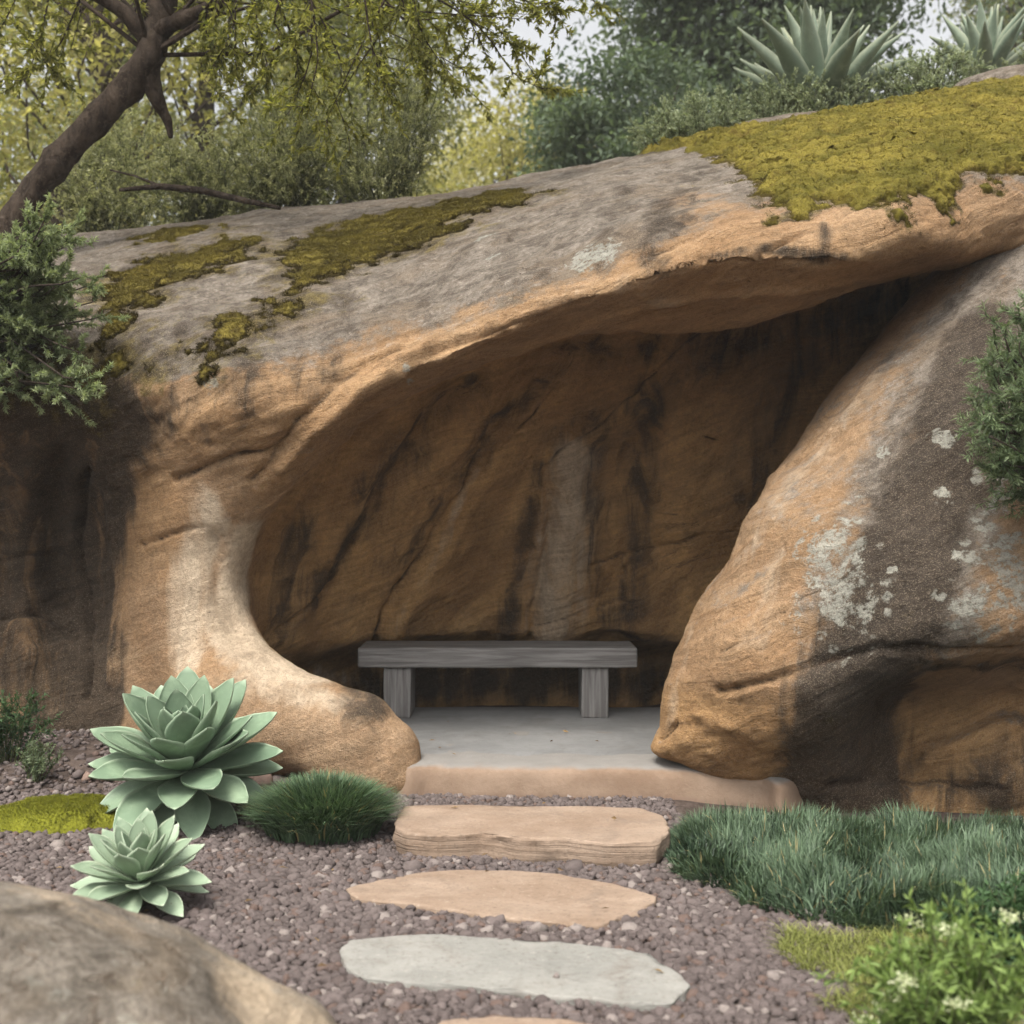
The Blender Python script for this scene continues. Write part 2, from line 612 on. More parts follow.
TOP = np.array([(-200, 262, 7.6), (0, 248, 8.1), (90, 233, 8.2), (260, 207, 8.2), (410, 194, 8.2), (530, 174, 8.2), (640, 151, 8.1),
                (760, 113, 8.1), (900, 98, 8.0), (1024, 77, 8.0), (1200, 52, 8.0), (1400, 40, 8.0)], float)
TOPW = np.array([at(*t) for t in TOP])


def rock_top(x):
    return np.interp(x, TOPW[:, 0], TOPW[:, 2])


INNER = np.array([at(px, py, 6.1)[[0, 2]] for px, py in smooth_poly([
    (252, 590), (256, 560), (272, 520), (300, 484), (345, 444), (362, 424), (400, 402), (440, 383), (512, 356), (577, 338),
    (640, 332), (692, 332), (742, 325), (822, 304), (892, 281), (950, 268), (1010, 262), (1060, 330), (1090, 520), (1090, 760),
    (1060, 860), (640, 880), (300, 870), (268, 740), (262, 640)], 4)])
OUTER = np.array([at(px, py, 5.5)[[0, 2]] for px, py in smooth_poly([
    (352, 428), (385, 388), (425, 358), (512, 328), (612, 290), (702, 262), (762, 260), (832, 261), (900, 259), (960, 252),
    (1040, 240), (1150, 280), (1150, 850), (700, 870), (420, 850), (385, 650), (352, 500)], 4)])
D_IN = Field2(lambda X, Z: poly_sdf(X, Z, INNER), -3, 5, -1, 4, 0.02)
D_OUT = Field2(lambda X, Z: poly_sdf(X, Z, OUTER), -3, 5, -1, 4, 0.02)
BACK = Field2(rbf([
    (560, 720, 7.78), (560, 600, 7.72), (560, 500, 7.55), (560, 420, 7.3), (560, 360, 7.0), (350, 650, 7.35), (290, 610, 6.95),
    (410, 715, 7.7), (400, 560, 7.3), (420, 450, 6.95), (650, 715, 7.78), (700, 560, 7.7), (750, 450, 7.55), (800, 380, 7.55),
    (850, 330, 7.6), (900, 300, 7.8), (700, 350, 7.25), (900, 600, 7.8), (300, 530, 6.75), (620, 350, 7.05), (300, 750, 7.1)], 0.004),
    -3, 5, -1, 4, 0.025)


def capsule(P, a, b, ra, rb):
    a, b = np.array(a), np.array(b)
    e = b - a
    t = np.clip(((P - a) @ e) / (e @ e), 0, 1)
    return np.linalg.norm((P - a - t[:, None] * e) / (1, 1, 1), axis=1) - (ra + (rb - ra) * t)


TOE = [at(235, 700, 6.15), at(300, 722, 6.02), at(355, 735, 5.93), at(388, 750, 5.9)]
TOER = [0.26, 0.245, 0.22, 0.155]


SILL = [at(330, 775, 5.84), at(390, 783, 5.80), at(422, 787, 5.80)]


def arch_sdf(P, wob=None, only_wobble=False):
    x, y, z = P[:, 0], P[:, 1], P[:, 2]
    if wob is None:
        wob = 0.045 * perlin(P * 1.3, 2) + 0.02 * perlin(P * 3.1, 3)
    if only_wobble:
        return wob
    F, s = F_MAIN.both(x, z)
    do = D_OUT(x, z)
    F = F + np.minimum(2.9 * np.maximum(-do, 0) + 0.0, 1.4)
    s = np.where(do < 0, np.maximum(s, 2.6), s)
    f = (F + wob - y) / s
    ft = z - rock_top(x) - 0.12 - 0.10 * (y - 8.1) + 0.6 * wob
    f = smax(f, ft * 0.97, 0.35)
    f = np.maximum(f, y - 9.6)
    # the hollow
    d = D_IN(x, z) - 0.38 * np.clip(y - 6.1, 0, 1.2) - 0.10 * np.clip(6.1 - y, 0, 1) + 0.5 * wob
    B, bs = BACK.both(x, z)
    B = B + 0.55 * sstep(0.60, 0.34, z)
    c = smax(d, (y - B - wob) / bs, 0.45)
    low = sstep(-0.6, -1.15, x) * sstep(1.75, 1.1, z)
    k = 0.07 + 0.30 * low
    f = smax(f, -c, k)
    toe = np.full(len(P), 1e3)
    for i in range(3):
        toe = np.minimum(toe, capsule(P, TOE[i], TOE[i + 1], TOER[i], TOER[i + 1]))
    f = smin(f, toe + 0.7 * wob, 0.30)
    sill = np.minimum(capsule(P, SILL[0], SILL[1], 0.08, 0.065), capsule(P, SILL[1], SILL[2], 0.065, 0.045))
    f = smin(f, sill + 0.5 * wob, 0.14)
    return f


# ------------------------------------------------------------------ the leaning boulder
R_PTS = [
    (700, 800, 5.72), (655, 765, 5.70), (700, 745, 5.52), (672, 690, 5.6), (690, 620, 5.55), (720, 640, 5.35), (740, 560, 5.5), (770, 520, 5.42),
    (800, 640, 5.12), (800, 700, 5.07), (810, 745, 5.2), (780, 770, 5.45),
    (900, 640, 4.95), (900, 668, 5.02), (900, 705, 5.55), (900, 760, 5.55), (900, 830, 5.42), (900, 500, 5.2), (880, 420, 5.5), (900, 340, 5.85),
    (1000, 650, 4.92), (1000, 692, 5.5), (1000, 740, 5.42), (1000, 780, 5.3), (1000, 830, 5.42), (1000, 500, 5.08), (1000, 400, 5.28), (1000, 300, 5.7), (1000, 235, 6.05),
    (1150, 500, 5.1), (1150, 640, 4.95), (1150, 700, 5.52), (1150, 830, 5.4), (1150, 300, 5.5), (1150, 180, 6.1),
    (1300, 500, 5.2), (1300, 700, 5.3), (1300, 830, 5.5), (1300, 200, 6.0), (830, 830, 5.45), (840, 780, 5.32), (830, 440, 5.6), (950, 290, 5.95)]
F_RIGHT = Field2(rbf(R_PTS, 0.001), -1, 6.5, -0.6, 4.2, 0.02)
R_OUT = np.array([at(px, py, 5.62)[[0, 2]] for px, py in smooth_poly([
    (650, 764), (660, 726), (672, 676), (683, 625), (702, 585), (724, 558), (744, 517), (780, 470), (830, 410), (880, 342), (945, 262),
    (1024, 168), (1150, 70), (1300, 50), (1450, 250), (1500, 600), (1480, 900), (1100, 900), (850, 900), (800, 860), (793, 800),
    (782, 777), (745, 772), (700, 769)], 4)])
D_R = Field2(lambda X, Z: poly_sdf(X, Z, R_OUT), -1, 6.5, -1, 4.5, 0.02)


def right_sdf(P, wob=None, only_wobble=False):
    x, y, z = P[:, 0], P[:, 1], P[:, 2]
    if wob is None:
        wob = 0.035 * perlin(P * 1.7, 7) + 0.014 * perlin(P * 4.1, 8)
    if only_wobble:
        return wob
    F, s = F_RIGHT.both(x, z)
    f = (F + wob - y) / s
    d = D_R(x, z) - 0.085 + (0.42 - 0.22 * sstep(1.0, 2.0, z)) * np.clip(y - 5.6, 0, 3) + 0.6 * wob
    hi = sstep(0.5, 0.9, z)
    f = smax(f, d, 0.16 + 0.3 * hi)
    return np.maximum(f, y - 7.6)


def polylines(fn, lst, n, y0=3.0):
    """Brush lines laid on the rock, all in one go."""
    parts = [smooth_poly(p, n, False) for p in lst]
    H = hits(fn, np.concatenate(parts), y0)
    return np.split(H, np.cumsum([len(p) for p in parts])[:-1])


def strokes(V, fn, lst, y0=3.0):
    """lst: (pixels of a brush line, radius in metres, strength)."""
    m = np.zeros(len(V))
    V = V + 0.05 * np.stack([perlin(V * 2.6, 34), perlin(V * 2.6, 35), perlin(V * 2.6, 36)], 1)
    for L, (pix, r, s) in zip(polylines(fn, [q[0] for q in lst], 3, y0), lst):
        d = line_dist(V, L)
        m = np.maximum(m, s * sstep(r * 1.9, r * 0.1, d) ** 0.8)
    return m


def carve(V, N, fn, lst, y0=3.0):
    """Signed relief along lines: (pixels, half width, height); also how much of a crack each point is."""
    out = np.zeros(len(V))
    crack = np.zeros(len(V))
    warp = 0.02 * np.stack([perlin(V * 7, 31), perlin(V * 7, 32), perlin(V * 7, 33)], 1)
    if not lst:
        return out, crack
    for L, (pix, w, hgt) in zip(polylines(fn, [q[0] for q in lst], 4, y0), lst):
        d = line_dist(V + warp, L)
        g = np.exp(-(d / w) ** 2)
        out += hgt * g
        if w < 0.03:
            crack = np.maximum(crack, np.exp(-(d / (w * 0.55)) ** 2) * (0.75 + 0.5 * perlin(V * 9, 40)))
    return out, crack


def build_rock(name, fn, lo, hi, h, levels, relief, lines, masks, mat, tilt, calm=None):
    V, Q = surface_nets(fn, lo, hi, h)
    V = project(fn, V, 3)
    for _ in range(levels):
        V, Q = subdivide(V, Q)
        V = project(fn, V, 1)
    V = project(fn, V, 1)
    N = sdf_grad(fn, V)
    N /= np.maximum(np.linalg.norm(N, axis=1), 1e-9)[:, None]
    D, crack = carve(V, N, fn, lines)
    if calm is not None:
        relief = relief * (1 - 0.75 * strokes(V, fn, calm))
    c, s = math.cos(tilt), math.sin(tilt)
    B = np.stack([V[:, 0] * c - V[:, 2] * s, V[:, 1], V[:, 0] * s + V[:, 2] * c], 1)
    bed = fbm(B * (0.7, 0.9, 6.5), 4, 0.55, 12)
    led = fbm(B * (1.3, 1.3, 3.0), 3, 0.5, 15)
    D = D + relief * (0.020 * bed + 0.026 * led + 0.016 * fbm(V * 5.0, 3, 0.5, 19) + 0.006 * fbm(V * 17.0, 3, 0.55, 22))
    D = D - relief * 0.012 * np.maximum(0, np.abs(fbm(B * (1.1, 1.1, 2.2), 3, 0.5, 26)) * -6 + 0.6)
    V = V + N * D[:, None]
    N2 = normals(V, Q)
    me = fast_mesh(name, V, [Q])
    smooth(me)
    wa, wb = masks(V, N2, crack)
    set_attr(me, 'wa', wa)
    set_attr(me, 'wb', wb)
    me.materials.append(mat)
    return me, V, Q, N2


MAT_ARCH = rock_material('weathered_sandstone', tilt=-0.33)
MAT_RIGHT = rock_material('weathered_sandstone_boulder', tilt=-0.5)

CALM = [([(250, 690), (330, 710), (400, 740)], 0.34, 1.0), ([(200, 520), (230, 580), (250, 660)], 0.30, 1.0), ([(150, 600), (160, 720)], 0.3, 0.8)]
ARCH_LINES = [
    # hollow: faults, folds
    ([(560, 385), (535, 415), (505, 445), (490, 455)], 0.02, -0.025),
    ([(482, 452), (462, 490), (440, 525), (420, 560), (398, 588), (380, 625), (370, 655)], 0.025, -0.05),
    ([(500, 455), (470, 510), (445, 555), (415, 600), (395, 640)], 0.06, 0.035),
    ([(700, 335), (660, 370), (625, 405), (595, 430), (560, 452), (546, 470)], 0.022, -0.035),
    ([(546, 470), (550, 500), (548, 540), (538, 590), (530, 640)], 0.03, -0.06),
    ([(572, 470), (572, 520), (566, 570), (556, 640)], 0.11, 0.075),
    ([(640, 440), (625, 500), (615, 560), (610, 640)], 0.12, -0.06),
    ([(735, 533), (700, 538), (670, 545), (640, 552), (610, 562), (590, 568)], 0.016, -0.035),
    ([(700, 435), (735, 443), (760, 440)], 0.014, -0.015),
    ([(640, 515), (690, 510)], 0.012, -0.012),
    ([(640, 602), (600, 610), (560, 618), (520, 635)], 0.014, -0.025),
    ([(450, 400), (400, 470), (365, 540), (335, 600), (325, 640)], 0.10, -0.06),
    ([(400, 430), (355, 500), (325, 560), (300, 610)], 0.08, 0.05),
    ([(520, 380), (470, 430), (430, 490), (390, 560)], 0.09, 0.05),
    ([(360, 430), (315, 500), (285, 560)], 0.06, -0.05),
    ([(690, 420), (680, 520), (690, 640)], 0.12, 0.05),
    ([(330, 590), (300, 610), (275, 640)], 0.03, -0.04),
    # outside: creases
    ([(175, 480), (215, 463), (250, 455), (280, 452)], 0.02, -0.03),
    ([(140, 545), (175, 535), (205, 528)], 0.013, -0.02),
    ([(400, 390), (440, 352), (512, 330), (560, 312), (612, 290), (660, 273), (702, 262), (762, 258), (832, 262)], 0.03, -0.03),
    ([(740, 262), (780, 245), (800, 236)], 0.016, -0.03),
    ([(630, 262), (660, 252), (690, 242)], 0.014, -0.015),
    ([(440, 360), (520, 352), (600, 318), (690, 300), (780, 292), (850, 285)], 0.035, 0.02),
    ([(280, 470), (320, 430), (370, 385), (430, 345)], 0.03, 0.03),
    ([(255, 480), (300, 420), (350, 375), (400, 350)], 0.025, -0.03),
    ([(300, 480), (340, 430), (390, 390)], 0.03, -0.02),
    ([(88, 470), (78, 540), (88, 620), (86, 700)], 0.022, -0.07),
    ([(60, 450), (52, 520), (62, 600)], 0.05, -0.05),
    ([(25, 470), (20, 560), (30, 650)], 0.09, 0.06),
    ([(110, 500), (118, 580), (112, 680)], 0.05, 0.04),
    ([(0, 560), (40, 552), (70, 560)], 0.02, -0.03),
    ([(0, 620), (45, 618), (75, 640)], 0.02, -0.03),
    ([(215, 540), (220, 600), (235, 640)], 0.05, -0.03),
]


def arch_masks(V, N, crack):
    f = arch_sdf
    x, y, z = V.T
    inside = sstep(0.05, -0.12, D_IN(x, z) - 0.4 * np.clip(y - 6.1, 0, 1.5)) * sstep(6.0, 6.35, y)
    up = sstep(-0.05, 0.55, N[:, 2] + 0.12 * fbm(V * 2.0, 3, 0.5, 50))
    zl = EYE + (512 - np.interp(x, [-2.5, -1.6, -0.6, 0.0, 0.6, 1.2, 2.5], [395, 400, 345, 310, 270, 240, 215])) / FPX * 5.8
    high = sstep(-0.25, 0.4, z - zl)
    grey = np.clip(up * 1.05 * high + 0.25 * high, 0, 1.1) * (1 - inside)
    warm = strokes(V, f, [([(690, 200), (740, 215), (800, 240), (900, 235), (1000, 215)], 0.22, 1), ([(700, 250), (850, 255), (960, 235)], 0.16, 1)])
    grey = grey * (1 - 0.55 * warm)
    stain_shade = strokes(V, f, [
        ([(60, 400), (66, 470), (72, 560), (80, 660), (80, 750)], 0.22, 0.9), ([(112, 420), (112, 500), (112, 600), (95, 720)], 0.16, 0.95), ([(10, 420), (5, 520), (20, 600), (40, 740)], 0.24, 0.62), ([(0, 400), (60, 405), (125, 425)], 0.22, 1.0),
        ([(20, 400), (20, 500), (40, 600)], 0.15, 0.7), ([(-60, 400), (-50, 560), (-60, 720)], 0.25, 0.8), ([(0, 640), (40, 700), (60, 755)], 0.18, 0.75),  # left recess: black staining, deepened to paint in its shade
        ([(160, 420), (150, 440)], 0.10, 0.5), ([(245, 385), (240, 430)], 0.05, 0.45), ([(210, 390), (205, 440)], 0.05, 0.4),
        ([(660, 200), (655, 260)], 0.10, 0.6), ([(600, 195), (570, 235), (545, 270)], 0.07, 0.4), ([(830, 230), (825, 262)], 0.05, 0.5),
        ([(690, 255), (770, 250), (840, 258)], 0.035, 0.6),
        # in the hollow
        ([(470, 390), (410, 440), (360, 520), (310, 590)], 0.16, 0.55), ([(560, 370), (500, 420), (440, 500), (390, 560)], 0.11, 0.5),
        ([(300, 540), (285, 600), (285, 640)], 0.16, 0.5), ([(330, 600), (400, 600)], 0.10, 0.25),
        ([(600, 440), (592, 500), (604, 620)], 0.10, 0.5), ([(650, 400), (640, 500), (630, 640)], 0.13, 0.55), ([(720, 350), (640, 400), (560, 440)], 0.12, 0.48),
        ([(850, 310), (780, 400), (740, 500)], 0.18, 0.5), ([(900, 300), (800, 330), (700, 345)], 0.16, 0.55), ([(535, 470), (528, 540), (505, 640)], 0.07, 0.6), ([(360, 700), (450, 680), (640, 680)], 0.16, 0.7), ([(560, 350), (660, 350)], 0.13, 0.5),  # ceiling strokes and the one behind the bench paint in shade
        # the weathered shoulder
        ([(120, 330), (180, 340), (260, 330)], 0.20, 0.45), ([(330, 300), (420, 290)], 0.12, 0.38), ([(180, 395), (300, 380)], 0.12, 0.42), ([(560, 215), (640, 205)], 0.12, 0.35), ([(470, 250), (430, 300)], 0.08, 0.45), ([(520, 215), (505, 300)], 0.07, 0.42), ([(620, 190), (600, 270)], 0.08, 0.45), ([(350, 290), (330, 370)], 0.08, 0.5), ([(255, 320), (245, 400)], 0.09, 0.55), ([(700, 165), (670, 240)], 0.09, 0.5)])
    pale = strokes(V, f, [
        ([(205, 505), (195, 560), (186, 610), (185, 660)], 0.12, 0.78), ([(248, 540), (236, 590), (232, 620), (258, 655), (300, 672)], 0.13, 1.0),
        ([(220, 510), (225, 540)], 0.06, 0.6), ([(205, 610), (235, 650), (270, 680), (330, 700)], 0.10, 0.7), ([(300, 670), (370, 690)], 0.06, 0.6),
        ([(574, 465), (570, 500), (566, 540), (558, 590), (552, 650)], 0.19, 0.78), ([(470, 470), (440, 540), (405, 610), (385, 650)], 0.045, 0.6),
        ([(395, 490), (365, 550), (330, 600)], 0.02, 0.55), ([(490, 325), (560, 300), (620, 280)], 0.04, 0.4), ([(600, 290), (700, 305), (800, 290)], 0.06, 0.4)])
    lich = strokes(V, f, [
        ([(592, 258), (600, 256)], 0.10, 1.6), ([(484, 240), (492, 238)], 0.05, 1.5), ([(494, 256), (500, 255)], 0.03, 1.5), ([(400, 370), (405, 385)], 0.08, 0.8),
        ([(205, 370), (215, 380)], 0.06, 1.0), ([(475, 300), (560, 260)], 0.25, 0.35), ([(350, 340), (430, 300)], 0.2, 0.35), ([(265, 260), (240, 290)], 0.2, 0.5),
        ([(700, 170), (640, 190)], 0.2, 0.3)])
    och = np.clip(inside * 1.0 + 0.35 * (1 - high) * (1 - inside), 0, 1)
    lite = strokes(V, f, [([(160, 620), (150, 720)], 0.25, 1), ([(250, 700), (380, 740)], 0.3, 1), ([(215, 500), (230, 620)], 0.22, 1)])
    och = och * (1 - 0.9 * lite)
    moss = arch_moss_mask(V, N)
    soil = np.maximum(np.maximum(0.75 * sstep(0.03, -0.06, moss), 0.55 * sstep(0.30, -0.02, moss) * (x < 1.0)), strokes(V, f, [([(40, 370), (90, 380)], 0.2, 0.9), ([(100, 350), (150, 370)], 0.10, 0.7), ([(235, 330), (310, 300)], 0.10, 0.65)]))
    one = np.ones(len(V))
    return np.stack([grey, stain_shade, pale, lich], 1), np.stack([och, soil, crack, one - 0.7 * strokes(V, f, CALM)], 1)


MOSS_PIX = [
    # right-hand cushion, then the ragged streaks of the left shoulder
    [(640, 152), (705, 154), (738, 180), (758, 207), (792, 220), (812, 236), (832, 208), (866, 210), (888, 230), (908, 230), (925, 202), (950, 218),
     (968, 196), (1000, 178), (1080, 165), (1200, 150), (1210, 62), (1024, 80), (900, 101), (760, 126)],
    [(278, 250), (310, 232), (370, 218), (430, 205), (500, 192), (545, 190), (530, 205), (470, 218), (430, 235), (390, 258), (350, 270), (310, 290), (278, 300)],
    [(208, 318), (250, 305), (290, 300), (312, 308), (270, 325), (235, 345), (210, 345)],
    [(95, 285), (130, 262), (180, 250), (215, 240), (260, 236), (240, 250), (185, 275), (175, 300), (140, 312), (125, 345), (100, 350)],
    [(300, 262), (350, 240), (420, 228), (470, 222), (440, 244), (370, 268), (320, 285)],
    [(150, 262), (215, 250), (270, 246), (250, 262), (190, 285), (150, 292)],
    [(180, 352), (215, 344), (240, 352), (220, 372), (190, 380)],
    [(88, 360), (120, 350), (150, 352), (145, 375), (110, 392), (88, 395)],
    [(130, 240), (180, 228), (230, 226), (200, 236), (150, 248)],
]
_moss_xy = []
for _p in MOSS_PIX:
    _h = hits(arch_sdf, smooth_poly(_p, 3))
    _moss_xy.append(_h)


def arch_moss_mask(V, N, which=None):
    """Below 0 inside a moss patch (metres), measured on the rock."""
    d = np.full(len(V), 9.0)
    for k, L in enumerate(_moss_xy):
        if which is not None and k not in which:
            continue
        # seen from above and in front: outline in x and in the direction up the slope
        u = V[:, 1] * 0.62 + V[:, 2] * 0.78
        ul = L[:, 1] * 0.62 + L[:, 2] * 0.78
        m = (V[:, 1] < 9.0) & (V[:, 2] > 1.6) & (N[:, 2] > -0.35) & ~((D_IN(V[:, 0], V[:, 2]) - 0.4 * np.clip(V[:, 1] - 6.1, 0, 1.5) < 0.08) & (V[:, 1] > 5.75))
        dd = np.full(len(V), 9.0)
        dd[m] = poly_sdf(V[m, 0], u[m], np.stack([L[:, 0], ul], 1))
        r = 0.10 if k == 0 else 0.16
        dd = dd + r * fbm(V * 5.0, 4, 0.65, 60 + k) * (1.0 if k else 1.15) + (0 if k == 0 else 0.045)
        d = np.minimum(d, dd)
    return d


arch_me, aV, aQ, aN = build_rock('sandstone_overhang', arch_sdf, (-6, 4.9, -0.4), (7.2, 9.8, 5.4), 0.06, 2, 0.72, ARCH_LINES, arch_masks, MAT_ARCH, -0.33, CALM)
arch = link('sandstone_overhang', arch_me, None)
tag(arch, 'great tan sandstone rock arching over the bench hollow, grey weathered above', 'rock')

RIGHT_LINES = [
    ([(715, 690), (760, 682), (800, 668), (850, 655), (900, 648), (960, 650), (1040, 650)], 0.02, -0.03),
    ([(740, 600), (790, 560), (830, 520)], 0.05, 0.02), ([(660, 740), (675, 725)], 0.015, -0.02),
    ([(800, 690), (860, 668)], 0.05, 0.02), ([(930, 760), (990, 735), (1040, 730)], 0.06, 0.05), ([(700, 715), (740, 730)], 0.04, 0.02),
    ([(770, 480), (830, 430), (880, 370)], 0.03, 0.015), ([(880, 700), (875, 760)], 0.02, -0.02), ([(830, 790), (900, 780), (1000, 790)], 0.025, -0.025),
    ([(760, 630), (800, 600), (850, 580)], 0.012, -0.01), ([(720, 650), (770, 628)], 0.012, -0.012),
]


def right_masks(V, N, crack):
    f = right_sdf
    x, y, z = V.T
    up = sstep(0.15, 0.75, N[:, 2] + 0.15 * fbm(V * 2.2, 3, 0.5, 51))
    grey = strokes(V, f, [([(1000, 260), (960, 330), (930, 420), (900, 500), (880, 580), (860, 650)], 0.28, 0.85), ([(1060, 260), (1010, 380), (960, 480), (930, 600)], 0.25, 0.9),
                          ([(920, 320), (870, 400)], 0.18, 0.55), ([(980, 420), (980, 600), (1000, 640)], 0.2, 0.4), ([(1150, 300), (1150, 600)], 0.4, 0.7)])
    grey = np.maximum(grey, up * 0.45)
    stain_shade = strokes(V, f, [([(985, 330), (960, 390), (935, 470), (905, 540), (880, 610), (855, 650)], 0.16, 1.0), ([(945, 480), (925, 560), (905, 640)], 0.14, 0.95),
                           ([(880, 560), (840, 640)], 0.12, 0.6), ([(850, 670), (838, 730), (830, 800)], 0.22, 1.0), ([(880, 670), (880, 740), (870, 820)], 0.15, 1.0),
                           ([(900, 665), (1030, 668)], 0.08, 0.6), ([(1000, 780), (900, 800), (800, 800)], 0.12, 0.5), ([(1030, 740), (1010, 800)], 0.12, 0.6)])  # these strokes paint the shade below the undercut
    pale = strokes(V, f, [([(940, 300), (860, 400), (790, 490), (740, 560)], 0.10, 0.5), ([(690, 620), (680, 680), (668, 730)], 0.05, 0.5), ([(780, 560), (750, 640)], 0.1, 0.45)])
    lich = strokes(V, f, [([(826, 545), (842, 580), (848, 605)], 0.17, 1.1), ([(965, 555), (975, 560)], 0.08, 1.1), ([(960, 605), (985, 600)], 0.09, 1.15), ([(1002, 565), (1024, 585)], 0.12, 1.2),
                          ([(934, 438), (937, 438)], 0.045, 1.6), ([(890, 572), (892, 572)], 0.02, 1.6), ([(938, 600), (940, 600)], 0.025, 1.6), ([(990, 480), (1000, 500)], 0.12, 0.95), ([(1000, 530), (990, 620)], 0.14, 0.9), ([(800, 590), (820, 640)], 0.12, 0.75), ([(780, 620), (800, 600)], 0.1, 0.5),
                          ([(940, 495), (942, 500)], 0.04, 1.3), ([(850, 500), (870, 480)], 0.1, 0.55), ([(1040, 500), (1060, 620)], 0.2, 0.8), ([(885, 448), (887, 452)], 0.03, 1.5)])
    och = sstep(0.62, 0.45, z) * 0.55 + 0.15
    one = np.ones(len(V))
    return np.stack([grey, stain_shade, pale, lich], 1), np.stack([och, one * 0, crack, one], 1)


right_me, rV, rQ, rN = build_rock('leaning_boulder', right_sdf, (0.2, 4.6, -0.4), (6.3, 7.8, 4.2), 0.055, 2, 0.5, RIGHT_LINES, right_masks, MAT_RIGHT, -0.5)
leaning = link('leaning_boulder', right_me, None)
tag(leaning, 'big tan boulder leaning beside the hollow, with a dark streak and pale lichen', 'boulder')


# ------------------------------------------------------------------ the rounded rock close to the camera, the grey one on the hill
def plain_rock(name, fn, lo, hi, h, levels, lines, masks, mat, relief=0.8, tilt=-0.2):
    me, V, Q, N = build_rock(name, fn, lo, hi, h, levels, relief, lines, masks, mat, tilt)
    return link(name, me, None), V


FC = np.array([-1.585, 2.50, -0.125])


def fore_sdf(P, wob=None, only_wobble=False):
    if wob is None:
        wob = 0.05 * perlin(P * 1.6, 5) + 0.02 * perlin(P * 4, 6)
    if only_wobble:
        return wob
    q = (P - FC) / (1.34, 0.80, 0.67)
    r = np.sqrt((np.abs(q) ** 2.25).sum(1)) ** (2 / 2.25)
    f = (r - 1) * 0.66
    return f + wob


def fore_masks(V, N, crack):
    n = len(V)
    grey = 0.62 + 0.35 * fbm(V * 1.5, 3, 0.5, 70) + strokes(V, fore_sdf, [([(40, 960), (90, 1000), (60, 1040)], 0.14, 0.6), ([(150, 900), (200, 990)], 0.08, 0.2)], 1.5)
    stain_shade = strokes(V, fore_sdf, [([(0, 912), (60, 905)], 0.05, 0.6), ([(95, 940), (110, 985)], 0.03, 0.45), ([(180, 1000), (240, 1000)], 0.05, 0.35)], 1.5)
    pale = 0.8 + strokes(V, fore_sdf, [([(150, 940), (220, 980), (260, 1010)], 0.13, 0.7), ([(20, 890), (100, 925)], 0.1, 0.5)], 1.5)  # paler strokes paint sunlit patches onto the stone
    lich = strokes(V, fore_sdf, [([(60, 960), (120, 1000)], 0.2, 0.55)], 1.5)
    z = np.zeros(n)
    return np.stack([grey, stain_shade, pale, lich], 1), np.stack([z + 0.0, z, crack, z + 1], 1)


fore, _ = plain_rock('rounded_boulder', fore_sdf, (-3.1, 1.5, -0.3), (0.1, 3.5, 0.9), 0.035, 2,
                     [([(0, 905), (70, 925), (150, 950)], 0.02, -0.012), ([(120, 930), (190, 975), (250, 1000)], 0.02, -0.01)], fore_masks, rock_material('pale_boulder_stone', tilt=-0.25), 0.45, 0.3)
tag(fore, 'low rounded pale boulder in the near corner beside the gravel', 'boulder')

GC = at(1012, 104, 8.6)


def grey_sdf(P, wob=None, only_wobble=False):
    if wob is None:
        wob = 0.03 * perlin(P * 2.5, 9)
    if only_wobble:
        return wob
    q = (P - GC) / (0.52, 0.45, 0.22)
    return (np.linalg.norm(q, axis=1) - 1) * 0.25 + wob


def grey_masks(V, N, crack):
    z = np.zeros(len(V))
    return np.stack([z + 0.95, z + 0.1, z, z + 0.3], 1), np.stack([z, z, crack, z + 1], 1)


grey_rock, _ = plain_rock('grey_rock', grey_sdf, GC - (0.9, 0.7, 0.5), GC + (0.9, 0.7, 0.5), 0.04, 1, [], grey_masks, MAT_ARCH, 0.6)
tag(grey_rock, 'small bare grey rock on the hilltop beside the mossy slope', 'rock')

# ------------------------------------------------------------------ ground
def rise(x):
    return np.interp(x, [-7, -3.5, -1.6, 0.2, 1.6, 3.4, 5.5, 9], [2.7, 2.85, 3.0, 3.15, 3.45, 3.95, 4.2, 4.3])


def ground_z(x, y):
    x, y = np.asarray(x, float), np.asarray(y, float)
    bank = sstep(8.3, 9.4, y)
    z = rise(x) * bank + np.maximum(y - 9.4, 0) * 0.035
    z = z + 0.16 * sstep(5.0, 6.6, y) * sstep(-0.6, -1.6, x) * (1 - bank)
    return z


def grid_axis(lo, hi, dlo, dhi, fine, ratio=1.25):
    a = list(np.arange(dlo, dhi, fine))
    s = fine
    v = a[-1]
    while v < hi:
        s *= ratio
        v += s
        a.append(min(v, hi))
    s = fine
    v = a[0]
    while v > lo:
        s *= ratio
        v -= s
        a.insert(0, max(v, lo))
    return np.array(a)


gxs, gys = grid_axis(-110, 110, -4.5, 6.5, 0.09), grid_axis(-40, 140, 1.8, 10.5, 0.09)
GX, GY = np.meshgrid(gxs, gys, indexing='ij')
gP = np.stack([GX.ravel(), GY.ravel(), 0 * GX.ravel()], 1)
gz = ground_z(gP[:, 0], gP[:, 1]) + 0.012 * fbm(gP * 2.2, 3, 0.5, 80)
gP[:, 2] = gz
ni, nj = GX.shape
ii = (np.arange(ni - 1)[:, None] * nj + np.arange(nj - 1)[None]).ravel()
gQ = np.stack([ii, ii + nj, ii + nj + 1, ii + 1], 1)
g = NT('dark_soil')
co = g.coord()
c = g.mix(g.step(g.noise(co, 14, 8, 0.7), 0.35, 0.65), (0.045, 0.033, 0.028), (0.105, 0.08, 0.068))
posy = g.n('SeparateXYZ', {0: co}).outputs[1]
veg = g.mix(g.noise(co, 1.5, 6, 0.65), (0.05, 0.06, 0.022), (0.13, 0.12, 0.055))
c = g.mix(g.step(posy, 8.4, 9.2), c, veg)
